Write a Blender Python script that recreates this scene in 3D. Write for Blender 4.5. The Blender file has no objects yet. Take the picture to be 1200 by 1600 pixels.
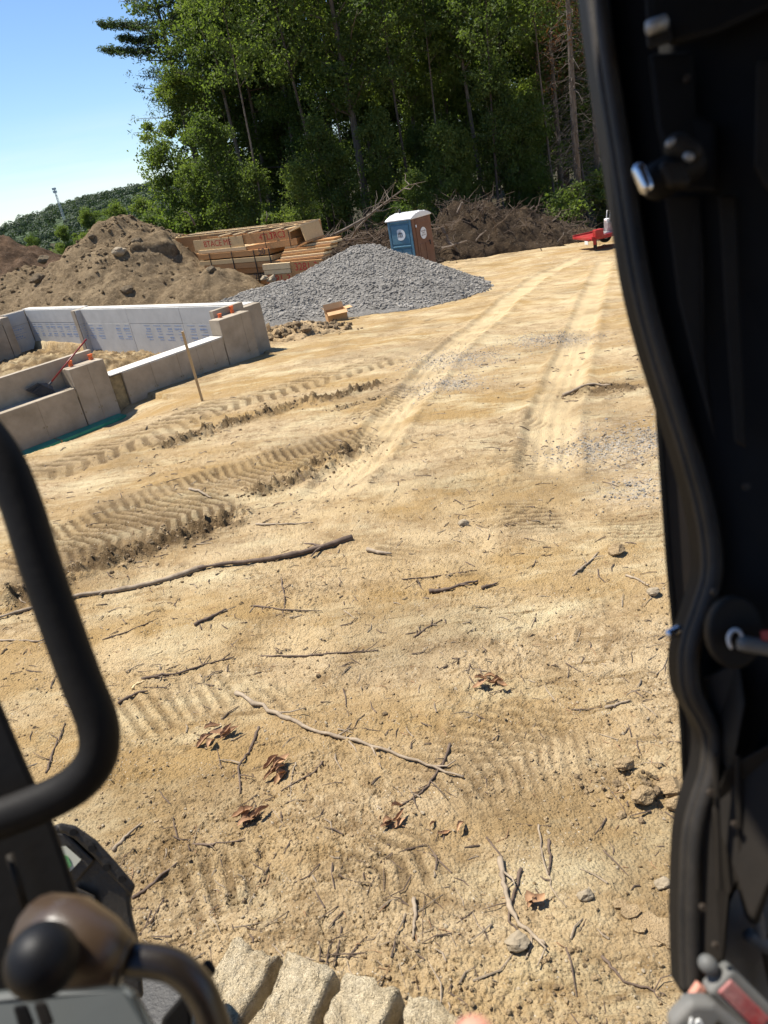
import bpy, math, random
import numpy as np
from mathutils import Vector, Matrix
R_ = math.radians
rng = np.random.default_rng(7)
random.seed(7)
scn = bpy.context.scene
COL = scn.collection

# ------------------------------------------------------------------ camera
CF, CDH, CROLL, CH = 1161.0, 540.0, R_(10.9), 2.6
CP = math.atan(CDH / CF)
F = np.array([0, math.cos(CP), -math.sin(CP)])
u0 = np.array([0, math.sin(CP), math.cos(CP)])
r0 = np.array([1.0, 0, 0])
RV = r0 * math.cos(CROLL) - u0 * math.sin(CROLL)
UV = u0 * math.cos(CROLL) + r0 * math.sin(CROLL)
CAM = np.array([0, 0, CH])
cd = bpy.data.cameras.new('camera')
cam = bpy.data.objects.new('camera', cd)
COL.objects.link(cam)
m = Matrix.Identity(4)
for i in range(3):
    m[i][0] = RV[i]; m[i][1] = UV[i]; m[i][2] = -F[i]; m[i][3] = CAM[i]
cam.matrix_world = m
cd.sensor_fit = 'VERTICAL'; cd.sensor_height = 36.0; cd.sensor_width = 27.0
cd.lens = 36.0 * CF / 1600.0
cd.clip_start = 0.02; cd.clip_end = 6000
cd.dof.use_dof = True; cd.dof.focus_distance = 8.0; cd.dof.aperture_fstop = 6.5
scn.camera = cam

# ------------------------------------------------------------------ sky, sun, exposure
SUN_H = np.array([-0.853, 0.522]); SUN_EL = R_(64)
W = bpy.data.worlds.new('World'); scn.world = W; W.use_nodes = True
nt = W.node_tree; nt.nodes.clear()
out = nt.nodes.new('ShaderNodeOutputWorld'); bg = nt.nodes.new('ShaderNodeBackground')
sky = nt.nodes.new('ShaderNodeTexSky'); sky.sky_type = 'NISHITA'; sky.sun_disc = False
sky.sun_elevation = SUN_EL; sky.sun_rotation = math.atan2(SUN_H[0], SUN_H[1])
sky.altitude = 100; sky.air_density = 1.0; sky.dust_density = 0.0; sky.ozone_density = 2.0
tc = nt.nodes.new('ShaderNodeTexCoord'); mp = nt.nodes.new('ShaderNodeMapping')
mp.inputs['Scale'].default_value = (1.3, 1.3, 14.0); mp.inputs['Location'].default_value = (0.4, 0.1, 0.3)
nz = nt.nodes.new('ShaderNodeTexNoise'); nz.inputs['Scale'].default_value = 2.2
nz.inputs['Detail'].default_value = 6; nz.inputs['Roughness'].default_value = 0.55
cr = nt.nodes.new('ShaderNodeValToRGB')
cr.color_ramp.elements[0].position = 0.38; cr.color_ramp.elements[0].color = (0, 0, 0, 1)
cr.color_ramp.elements[1].position = 0.75; cr.color_ramp.elements[1].color = (0.7, 0.7, 0.7, 1)
mx = nt.nodes.new('ShaderNodeMixRGB'); mx.inputs[2].default_value = (7.5, 8.0, 8.6, 1)
nt.links.new(tc.outputs['Generated'], mp.inputs[0]); nt.links.new(mp.outputs[0], nz.inputs['Vector'])
sx_ = nt.nodes.new('ShaderNodeSeparateXYZ'); mr = nt.nodes.new('ShaderNodeMapRange'); mr.inputs[1].default_value = 0.11; mr.inputs[2].default_value = 0.04; mr.clamp = True
ml = nt.nodes.new('ShaderNodeMath'); ml.operation = 'MULTIPLY'
nt.links.new(tc.outputs['Generated'], sx_.inputs[0]); nt.links.new(sx_.outputs[2], mr.inputs[0])
nt.links.new(nz.outputs[0], cr.inputs[0]); nt.links.new(cr.outputs[0], ml.inputs[0]); nt.links.new(mr.outputs[0], ml.inputs[1]); nt.links.new(ml.outputs[0], mx.inputs[0])
tn_ = nt.nodes.new('ShaderNodeMixRGB'); tn_.blend_type = 'MULTIPLY'; tn_.inputs[0].default_value = 1; tn_.inputs[2].default_value = (0.84, 0.97, 1.14, 1)
nt.links.new(sky.outputs[0], tn_.inputs[1]); nt.links.new(tn_.outputs[0], mx.inputs[1]); nt.links.new(mx.outputs[0], bg.inputs[0])
bg.inputs[1].default_value = 0.075
nt.links.new(bg.outputs[0], out.inputs[0])
sl = bpy.data.lights.new('sun', 'SUN'); sl.energy = 5.0; sl.angle = R_(0.53); sl.color = (1.0, 0.95, 0.86)
so = bpy.data.objects.new('sun', sl); COL.objects.link(so)
sd = Vector((SUN_H[0] * math.cos(SUN_EL), SUN_H[1] * math.cos(SUN_EL), math.sin(SUN_EL)))
so.rotation_euler = sd.to_track_quat('Z', 'Y').to_euler(); so.location = (-20, 20, 40)
vs = scn.view_settings
vs.view_transform = 'Standard'; vs.look = 'None'; vs.gamma = 1; vs.use_curve_mapping = False
vs.exposure = 0.82
scn.cycles.max_bounces = 4; scn.cycles.diffuse_bounces = 2; scn.cycles.glossy_bounces = 2; scn.cycles.transmission_bounces = 2; scn.cycles.transparent_max_bounces = 4

# ------------------------------------------------------------------ pixel helpers (photograph pixels -> places)
def ray(x, y): return F * CF + RV * (x - 600) - UV * (y - 800)
def lev(x, y, z):
    d = ray(x, y); return CAM + (z - CH) / d[2] * d
def atY(x, y, Y):
    d = ray(x, y); return CAM + d * (Y / d[1])
def atD(x, y, D): return CAM + D * ray(x, y) / CF

# ------------------------------------------------------------------ noise
def _h(ix, iy, s):
    n = (ix.astype(np.int64) * 374761393 + iy.astype(np.int64) * 668265263 + s * 1442695041) & 0x7fffffff
    n = ((n ^ (n >> 13)) * 1274126177) & 0x7fffffff
    n = n ^ (n >> 16)
    return (n & 0xffff) / 65535.0
def vnoise(x, y, s=0):
    ix = np.floor(x); iy = np.floor(y); fx = x - ix; fy = y - iy
    a = _h(ix, iy, s) * 6.2832; b = _h(ix + 1, iy, s) * 6.2832
    c = _h(ix, iy + 1, s) * 6.2832; d = _h(ix + 1, iy + 1, s) * 6.2832
    ux = fx * fx * fx * (fx * (fx * 6 - 15) + 10); uy = fy * fy * fy * (fy * (fy * 6 - 15) + 10)
    ga = np.cos(a) * fx + np.sin(a) * fy; gb = np.cos(b) * (fx - 1) + np.sin(b) * fy
    gc = np.cos(c) * fx + np.sin(c) * (fy - 1); gd = np.cos(d) * (fx - 1) + np.sin(d) * (fy - 1)
    return 1.5 * ((ga * (1 - ux) + gb * ux) * (1 - uy) + (gc * (1 - ux) + gd * ux) * uy)
def fbm(x, y, o=4, f=1.0, s=0, g=0.5):
    t = 0; a = 1
    for i in range(o):
        t = t + a * vnoise(x * f, y * f, s + i * 17); f *= 2.03; a *= g
    return t
def ss(a, b, x):
    t = np.clip((x - a) / (b - a), 0, 1); return t * t * (3 - 2 * t)

# ------------------------------------------------------------------ materials
def new_mat(name):
    M = bpy.data.materials.new(name); M.use_nodes = True
    return M, M.node_tree, M.node_tree.nodes['Principled BSDF']
def pm(name, c1, c2=None, scale=6.0, rough=0.8, bump=0.0, bscale=None, metal=0.0, spec=0.4, detail=6, stretch=None, dust=None, dust_amt=0.5):
    M, nt, b = new_mat(name); N = nt.nodes; L = nt.links
    b.inputs['Roughness'].default_value = rough; b.inputs['Metallic'].default_value = metal
    b.inputs['Specular IOR Level'].default_value = spec
    tc = N.new('ShaderNodeTexCoord'); mp = N.new('ShaderNodeMapping'); L.new(tc.outputs['Object'], mp.inputs[0])
    if stretch: mp.inputs['Scale'].default_value = stretch
    nz = N.new('ShaderNodeTexNoise'); nz.inputs['Scale'].default_value = scale; nz.inputs['Detail'].default_value = detail
    nz.inputs['Roughness'].default_value = 0.6
    L.new(mp.outputs[0], nz.inputs['Vector'])
    rp = N.new('ShaderNodeValToRGB'); rp.color_ramp.elements[0].position = 0.32; rp.color_ramp.elements[1].position = 0.68
    rp.color_ramp.elements[0].color = (*c1, 1); rp.color_ramp.elements[1].color = (*(c2 or c1), 1)
    L.new(nz.outputs[0], rp.inputs[0]); cur = rp.outputs[0]
    if dust:
        n2 = N.new('ShaderNodeTexNoise'); n2.inputs['Scale'].default_value = scale * 0.37; n2.inputs['Detail'].default_value = 8
        n2.inputs['Roughness'].default_value = 0.7
        L.new(tc.outputs['Object'], n2.inputs['Vector'])
        r2 = N.new('ShaderNodeValToRGB'); r2.color_ramp.elements[0].position = 0.45; r2.color_ramp.elements[1].position = 0.72
        r2.color_ramp.elements[1].color = (dust_amt,) * 3 + (1,)
        mm = N.new('ShaderNodeMixRGB'); mm.inputs[2].default_value = (*dust, 1)
        L.new(n2.outputs[0], r2.inputs[0]); L.new(r2.outputs[0], mm.inputs[0]); L.new(cur, mm.inputs[1]); cur = mm.outputs[0]
    L.new(cur, b.inputs['Base Color'])
    if bump:
        n3 = N.new('ShaderNodeTexNoise'); n3.inputs['Scale'].default_value = bscale or scale * 4; n3.inputs['Detail'].default_value = 8
        n3.inputs['Roughness'].default_value = 0.65
        L.new(mp.outputs[0], n3.inputs['Vector'])
        bp = N.new('ShaderNodeBump'); bp.inputs['Strength'].default_value = 1.0; bp.inputs['Distance'].default_value = bump
        L.new(n3.outputs[0], bp.inputs['Height']); L.new(bp.outputs[0], b.inputs['Normal'])
    return M

def soil_mat(name, base, light, dark, attr=False, speck=True, bump=0.013, scl=1.0):
    """dry earth: blotches, grit, small stones; optional colour attribute r=moist churned soil plus painted tread-gap shade g=pale packed b=grey gravel"""
    M, nt, b = new_mat(name); N = nt.nodes; L = nt.links
    b.inputs['Roughness'].default_value = 0.95; b.inputs['Specular IOR Level'].default_value = 0.15
    tc = N.new('ShaderNodeTexCoord')
    def noise(sc, det=4, ro=0.6):
        n = N.new('ShaderNodeTexNoise'); n.inputs['Scale'].default_value = sc; n.inputs['Detail'].default_value = det
        n.inputs['Roughness'].default_value = ro; L.new(tc.outputs['Object'], n.inputs['Vector']); return n.outputs[0]
    def ramp(src, p0, p1, c0=(0, 0, 0), c1=(1, 1, 1)):
        r = N.new('ShaderNodeValToRGB'); r.color_ramp.elements[0].position = p0; r.color_ramp.elements[1].position = p1
        r.color_ramp.elements[0].color = (*c0, 1); r.color_ramp.elements[1].color = (*c1, 1); L.new(src, r.inputs[0]); return r.outputs[0]
    def mix(fac, a, c, mode='MIX'):
        k = N.new('ShaderNodeMixRGB'); k.blend_type = mode
        if isinstance(fac, float): k.inputs[0].default_value = fac
        else: L.new(fac, k.inputs[0])
        if isinstance(a, tuple): k.inputs[1].default_value = (*a, 1)
        else: L.new(a, k.inputs[1])
        if isinstance(c, tuple): k.inputs[2].default_value = (*c, 1)
        else: L.new(c, k.inputs[2])
        return k.outputs[0]
    cur = mix(ramp(noise(0.9 * scl), 0.35, 0.68), base, light)
    cur = mix(ramp(noise(3.3 * scl, 6, 0.72), 0.44, 0.66), cur, dark)
    cur = mix(ramp(noise(14 * scl, 4, 0.75), 0.50, 0.66), cur, light)
    if attr:
        def stretched(sc, vec, det=4, ro=0.6, rot=0.25):
            mq = N.new('ShaderNodeMapping'); mq.inputs['Scale'].default_value = vec; mq.inputs['Rotation'].default_value = (0, 0, rot); L.new(tc.outputs['Object'], mq.inputs[0])
            n = N.new('ShaderNodeTexNoise'); n.inputs['Scale'].default_value = sc; n.inputs['Detail'].default_value = det; n.inputs['Roughness'].default_value = ro
            L.new(mq.outputs[0], n.inputs['Vector']); return n.outputs[0]
        cur = mix(ramp(stretched(0.55, (0.6, 1.5, 1)), 0.42, 0.62), cur, (0.335, 0.220, 0.092))
        cur = mix(ramp(stretched(1.3, (0.6, 1.4, 1), 6, 0.68, 0.6), 0.50, 0.68), cur, (0.520, 0.425, 0.255))
        cur = mix(ramp(stretched(4.5, (0.3, 3.0, 1), 4, 0.7, 0.5), 0.58, 0.70), cur, (0.225, 0.150, 0.070))
        at = N.new('ShaderNodeAttribute'); at.attribute_name = 'soil'
        sp = N.new('ShaderNodeSeparateColor'); L.new(at.outputs['Color'], sp.inputs[0])
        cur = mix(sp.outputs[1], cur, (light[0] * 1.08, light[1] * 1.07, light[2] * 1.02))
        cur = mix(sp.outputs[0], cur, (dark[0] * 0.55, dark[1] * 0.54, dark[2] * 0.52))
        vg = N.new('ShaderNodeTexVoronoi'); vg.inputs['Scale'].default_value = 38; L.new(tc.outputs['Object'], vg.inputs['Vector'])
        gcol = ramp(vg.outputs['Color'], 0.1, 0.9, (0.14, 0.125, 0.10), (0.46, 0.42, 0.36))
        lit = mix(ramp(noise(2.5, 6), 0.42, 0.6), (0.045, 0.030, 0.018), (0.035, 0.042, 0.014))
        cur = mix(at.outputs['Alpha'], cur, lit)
        gm = N.new('ShaderNodeMath'); gm.operation = 'MULTIPLY'; L.new(sp.outputs[2], gm.inputs[0])
        L.new(ramp(noise(22, 4), 0.42, 0.55), gm.inputs[1])
        cur = mix(gm.outputs[0], cur, gcol)
    if speck:
        v = N.new('ShaderNodeTexVoronoi'); v.inputs['Scale'].default_value = 55 * scl; L.new(tc.outputs['Object'], v.inputs['Vector'])
        f1 = ramp(v.outputs['Distance'], 0.16, 0.22, (1, 1, 1), (0, 0, 0))
        g1 = N.new('ShaderNodeMath'); g1.operation = 'MULTIPLY'; L.new(f1, g1.inputs[0]); L.new(ramp(noise(5 * scl, 3), 0.48, 0.62), g1.inputs[1])
        cc = ramp(v.outputs['Color'], 0.0, 1.0, (dark[0] * 0.5, dark[1] * 0.5, dark[2] * 0.5), (0.62, 0.55, 0.44))
        cur = mix(g1.outputs[0], cur, cc)
        ng = ramp(noise(170 * scl, 3, 0.8), 0.62, 0.72)
        k = N.new('ShaderNodeMath'); k.operation = 'MULTIPLY'; k.inputs[1].default_value = 0.50; L.new(ng, k.inputs[0])
        cur = mix(k.outputs[0], cur, (dark[0] * 0.45, dark[1] * 0.43, dark[2] * 0.42))
    L.new(cur, b.inputs['Base Color'])
    a1 = noise(26 * scl, 5, 0.78)
    bp = N.new('ShaderNodeBump'); bp.inputs['Distance'].default_value = bump * 2.2; L.new(a1, bp.inputs['Height'])
    v2 = N.new('ShaderNodeTexVoronoi'); v2.inputs['Scale'].default_value = 70 * scl; L.new(tc.outputs['Object'], v2.inputs['Vector'])
    bp2 = N.new('ShaderNodeBump'); bp2.inputs['Distance'].default_value = bump * 0.7; bp2.invert = True
    L.new(v2.outputs['Distance'], bp2.inputs['Height']); L.new(bp.outputs[0], bp2.inputs['Normal'])
    L.new(bp2.outputs[0], b.inputs['Normal'])
    return M

def leaf_mat(name, c1, c2, trans=0.45, rough=0.5):
    M = bpy.data.materials.new(name); M.use_nodes = True; nt = M.node_tree; N = nt.nodes; L = nt.links; N.clear()
    o = N.new('ShaderNodeOutputMaterial'); ad = N.new('ShaderNodeMixShader'); ad.inputs[0].default_value = trans
    d = N.new('ShaderNodeBsdfPrincipled'); d.inputs['Roughness'].default_value = 0.6; d.inputs['Specular IOR Level'].default_value = 0.18
    t = N.new('ShaderNodeBsdfTranslucent')
    at = N.new('ShaderNodeAttribute'); at.attribute_name = 'tint'
    oi = N.new('ShaderNodeObjectInfo')
    mm = N.new('ShaderNodeMath'); mm.operation = 'MULTIPLY_ADD'; mm.inputs[1].default_value = 0.55; L.new(oi.outputs['Random'], mm.inputs[0])
    m2 = N.new('ShaderNodeMath'); m2.operation = 'MULTIPLY'; m2.inputs[1].default_value = 0.5; L.new(at.outputs['Fac'], m2.inputs[0])
    L.new(m2.outputs[0], mm.inputs[2])
    mix = N.new('ShaderNodeMixRGB'); mix.inputs[1].default_value = (*c1, 1); mix.inputs[2].default_value = (*c2, 1)
    L.new(mm.outputs[0], mix.inputs[0]); L.new(mix.outputs[0], d.inputs['Base Color'])
    tm = N.new('ShaderNodeMixRGB'); tm.blend_type = 'MULTIPLY'; tm.inputs[0].default_value = 1; tm.inputs[2].default_value = (1.6, 1.75, 0.75, 1)
    L.new(mix.outputs[0], tm.inputs[1]); L.new(tm.outputs[0], t.inputs[0])
    L.new(d.outputs[0], ad.inputs[1]); L.new(t.outputs[0], ad.inputs[2]); L.new(ad.outputs[0], o.inputs[0])
    return M

SOIL_B, SOIL_L, SOIL_D = (0.378, 0.266, 0.140), (0.485, 0.372, 0.222), (0.215, 0.143, 0.072)
M = {}
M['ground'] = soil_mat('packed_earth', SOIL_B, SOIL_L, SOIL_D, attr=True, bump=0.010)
M['mound'] = soil_mat('spoil_earth', (0.235, 0.165, 0.092), (0.36, 0.265, 0.155), (0.135, 0.092, 0.050), bump=0.04, scl=0.7)
M['mound2'] = soil_mat('dark_loam', (0.10, 0.058, 0.032), (0.16, 0.10, 0.06), (0.05, 0.03, 0.018), bump=0.05, scl=0.35)
M['inner'] = soil_mat('fill_earth', (0.34, 0.24, 0.125), (0.44, 0.33, 0.19), (0.2, 0.14, 0.075), bump=0.03, scl=0.5)
M['berm'] = soil_mat('root_earth', (0.062, 0.041, 0.024), (0.105, 0.072, 0.043), (0.03, 0.02, 0.012), bump=0.06, scl=0.35)
M['mud'] = soil_mat('dried_mud', (0.56, 0.44, 0.26), (0.68, 0.57, 0.39), (0.42, 0.32, 0.19), bump=0.008, scl=3.0, speck=False)
M['clod'] = soil_mat('clod_earth', (0.35, 0.245, 0.13), (0.45, 0.33, 0.19), (0.22, 0.15, 0.08), bump=0.006, scl=2.0, speck=False)
M['wetclod'] = soil_mat('damp_clod', (0.19, 0.135, 0.075), (0.28, 0.20, 0.12), (0.11, 0.08, 0.045), bump=0.006, scl=2.0, speck=False)
M['rock'] = pm('pale_rock', (0.25, 0.195, 0.125), (0.36, 0.295, 0.205), 8, 0.9, 0.006, 40)
M['boulder'] = soil_mat('earthy_boulder', (0.22, 0.165, 0.105), (0.31, 0.245, 0.16), (0.15, 0.11, 0.07), bump=0.05, scl=0.5)
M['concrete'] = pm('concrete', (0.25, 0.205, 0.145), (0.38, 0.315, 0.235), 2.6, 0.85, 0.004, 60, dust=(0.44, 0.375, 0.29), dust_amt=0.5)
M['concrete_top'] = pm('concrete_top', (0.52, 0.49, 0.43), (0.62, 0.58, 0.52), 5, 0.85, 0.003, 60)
M['stained'] = pm('stained_concrete', (0.16, 0.12, 0.06), (0.30, 0.23, 0.12), 9, 0.85, 0.004, 60)
M['foam'] = pm('foam_board', (0.42, 0.415, 0.39), (0.50, 0.49, 0.46), 2.5, 0.75, 0.001, 50)
M['ink_blue'] = pm('blue_print', (0.16, 0.24, 0.42), (0.30, 0.37, 0.50), 30, 0.8)
M['green'] = pm('green_membrane', (0.01, 0.19, 0.13), (0.02, 0.26, 0.18), 6, 0.5)
M['wood_pale'] = pm('pale_lumber', (0.52, 0.345, 0.16), (0.62, 0.44, 0.225), 5, 0.75, 0.002, 50, stretch=(0.3, 6, 6))
M['wood_or'] = pm('orange_lumber', (0.40, 0.20, 0.075), (0.52, 0.28, 0.115), 4, 0.75, 0.003, 40, stretch=(0.25, 8, 8))
M['wood_or2'] = pm('amber_lumber', (0.34, 0.165, 0.06), (0.46, 0.24, 0.09), 4, 0.75, 0.003, 40, stretch=(0.25, 8, 8))
M['wood_end'] = pm('cut_lumber', (0.56, 0.405, 0.22), (0.66, 0.50, 0.29), 9, 0.8)
M['strap'] = pm('black_strap', (0.01, 0.01, 0.01), (0.02, 0.02, 0.02), 5, 0.5)
M['red_ink'] = pm('red_spray', (0.40, 0.02, 0.015), (0.50, 0.04, 0.03), 20, 0.7)
M['black_ink'] = pm('black_spray', (0.02, 0.02, 0.03), (0.04, 0.04, 0.05), 20, 0.7)
M['stake'] = pm('stake_wood', (0.42, 0.28, 0.13), (0.55, 0.39, 0.20), 7, 0.8, 0.002, 40, stretch=(6, 6, 0.6))
M['card'] = pm('cardboard', (0.42, 0.24, 0.10), (0.50, 0.30, 0.14), 4, 0.85, 0.001, 60)
M['card_in'] = pm('cardboard_inside', (0.50, 0.30, 0.14), (0.56, 0.35, 0.18), 4, 0.85)
M['red'] = pm('red_paint', (0.30, 0.012, 0.016), (0.38, 0.02, 0.024), 6, 0.4, dust=(0.4, 0.25, 0.15), dust_amt=0.3)
M['handle_red'] = pm('red_handle', (0.17, 0.012, 0.012), (0.23, 0.02, 0.018), 6, 0.4)
M['orange'] = pm('orange_clip', (0.72, 0.13, 0.03), (0.82, 0.18, 0.05), 6, 0.5)
M['bristle'] = pm('dark_bristle', (0.025, 0.028, 0.035), (0.06, 0.065, 0.075), 60, 0.6, 0.004, 90)
M['blue'] = pm('blue_plastic', (0.085, 0.20, 0.275), (0.11, 0.245, 0.32), 3, 0.5, dust=(0.4, 0.36, 0.3), dust_amt=0.25)
M['brown'] = pm('brown_plastic', (0.145, 0.052, 0.022), (0.18, 0.07, 0.032), 3, 0.5, dust=(0.4, 0.3, 0.2), dust_amt=0.25)
M['white'] = pm('white_plastic', (0.74, 0.74, 0.71), (0.82, 0.81, 0.78), 3, 0.45)
M['label'] = pm('white_label', (0.72, 0.72, 0.70), (0.8, 0.8, 0.78), 9, 0.6)
M['bark'] = pm('grey_bark', (0.085, 0.065, 0.048), (0.20, 0.165, 0.13), 5, 0.95, 0.03, 12, stretch=(3, 3, 0.5))
M['bark_d'] = pm('dark_bark', (0.045, 0.034, 0.026), (0.10, 0.08, 0.062), 5, 0.95, 0.03, 12, stretch=(3, 3, 0.5))
M['bark_p'] = pm('pale_bark', (0.17, 0.13, 0.10), (0.34, 0.28, 0.22), 4, 0.95, 0.02, 12, stretch=(3, 3, 0.5))
M['stick'] = pm('weathered_stick', (0.20, 0.15, 0.10), (0.38, 0.30, 0.21), 14, 0.9, 0.003, 60)
M['root'] = pm('dark_root', (0.055, 0.037, 0.025), (0.125, 0.088, 0.06), 14, 0.9)
M['stick_d'] = pm('dark_stick', (0.075, 0.05, 0.035), (0.17, 0.12, 0.085), 14, 0.9, 0.003, 60)
M['spruce_dead'] = pm('dead_spruce_wood', (0.075, 0.060, 0.048), (0.16, 0.13, 0.105), 4, 0.95)
M['deadbranch'] = pm('dead_branch', (0.11, 0.082, 0.06), (0.22, 0.175, 0.135), 4, 0.95)
M['deadleaf'] = pm('dead_leaf', (0.20, 0.10, 0.048), (0.42, 0.25, 0.13), 18, 0.75, 0.002, 60)
M['leafA'] = leaf_mat('maple_leaf', (0.042, 0.068, 0.020), (0.120, 0.155, 0.045))
M['leafB'] = leaf_mat('birch_leaf', (0.058, 0.094, 0.026), (0.170, 0.205, 0.058))
M['needle'] = leaf_mat('pine_needle', (0.040, 0.066, 0.032), (0.095, 0.128, 0.056), 0.35)
M['rust_leaf'] = leaf_mat('rusty_needle', (0.10, 0.040, 0.020), (0.16, 0.07, 0.035), 0.25)
M['far_leaf_hazed'] = leaf_mat('far_leaf_hazed', (0.040, 0.062, 0.038), (0.085, 0.112, 0.060), 0.2)  # distance haze is tinted into this leaf colour
M['worn_red'] = pm('worn_red', (0.30, 0.02, 0.025), (0.38, 0.06, 0.055), 40, 0.6, 0.0006, 200, dust=(0.42, 0.30, 0.27), dust_amt=0.8)
M['gravel'] = pm('grey_gravel', (0.11, 0.101, 0.088), (0.25, 0.232, 0.205), 14, 0.9, 0.05, 30, detail=10)
M['stone'] = pm('gravel_stone', (0.11, 0.101, 0.088), (0.34, 0.312, 0.27), 1.7, 0.9, detail=12)
M['cab'] = pm('black_cab_paint', (0.004, 0.004, 0.0045), (0.008, 0.0075, 0.007), 5, 0.6, 0.0008, 40, spec=0.15, dust=(0.024, 0.02, 0.016), dust_amt=0.5)
M['cab_panel'] = pm('dark_trim', (0.011, 0.0095, 0.008), (0.018, 0.015, 0.012), 5, 0.6, 0.0008, 40, spec=0.2, dust=(0.05, 0.038, 0.026), dust_amt=0.35)
M['rubber'] = pm('door_rubber', (0.012, 0.0112, 0.0105), (0.024, 0.0215, 0.019), 9, 0.55, 0.0006, 120, spec=0.22, dust=(0.14, 0.11, 0.08), dust_amt=0.35)
M['jamb'] = pm('jamb_metal', (0.020, 0.015, 0.012), (0.032, 0.025, 0.02), 5, 0.5, 0.0006, 60, spec=0.3, dust=(0.1, 0.075, 0.05), dust_amt=0.4)
M['chrome'] = pm('bright_steel', (0.62, 0.62, 0.64), (0.75, 0.75, 0.77), 8, 0.22, metal=1.0)
M['grey_plastic'] = pm('grey_plastic', (0.085, 0.088, 0.086), (0.13, 0.13, 0.125), 7, 0.6, dust=(0.4, 0.34, 0.26), dust_amt=0.35)
M['dusty'] = pm('dusty_floor', (0.12, 0.115, 0.105), (0.26, 0.24, 0.21), 9, 0.85, 0.002, 60)
M['tan'] = pm('tan_lever', (0.040, 0.024, 0.013), (0.065, 0.040, 0.022), 5, 0.35, 0.0004, 90, spec=0.6)
M['rod'] = pm('dark_rod', (0.012, 0.009, 0.007), (0.022, 0.016, 0.011), 9, 0.3, 0.0003, 90, spec=0.6)
M['knob'] = pm('black_knob', (0.004, 0.004, 0.005), (0.008, 0.008, 0.009), 9, 0.5, 0.0004, 90, spec=0.2)
M['cast'] = pm('black_casting', (0.008, 0.0075, 0.007), (0.02, 0.017, 0.014), 9, 0.5, 0.003, 50, dust=(0.10, 0.08, 0.055), dust_amt=0.45)
M['decal'] = pm('pale_decal', (0.50, 0.48, 0.36), (0.58, 0.56, 0.44), 9, 0.6)
M['decal_g'] = pm('green_decal', (0.10, 0.28, 0.10), (0.14, 0.34, 0.13), 9, 0.6)
M['tyre'] = pm('tyre_rubber', (0.02, 0.02, 0.02), (0.04, 0.038, 0.035), 9, 0.9)
M['steel'] = pm('grey_steel', (0.28, 0.28, 0.28), (0.42, 0.42, 0.41), 6, 0.5, metal=0.4)
M['mastpaint'] = pm('mast_paint', (0.5, 0.5, 0.5), (0.6, 0.6, 0.6), 6, 0.6)
M['skin'] = pm('skin', (0.55, 0.24, 0.17), (0.62, 0.29, 0.21), 30, 0.5)
M['pencil'] = pm('tan_wood', (0.60, 0.44, 0.22), (0.70, 0.54, 0.30), 9, 0.6)
M['console'] = pm('console_grey', (0.035, 0.04, 0.038), (0.05, 0.055, 0.052), 5, 0.6)
M['hill'] = pm('hill_green', (0.030, 0.050, 0.018), (0.05, 0.08, 0.03), 0.05, 0.95)

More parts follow.
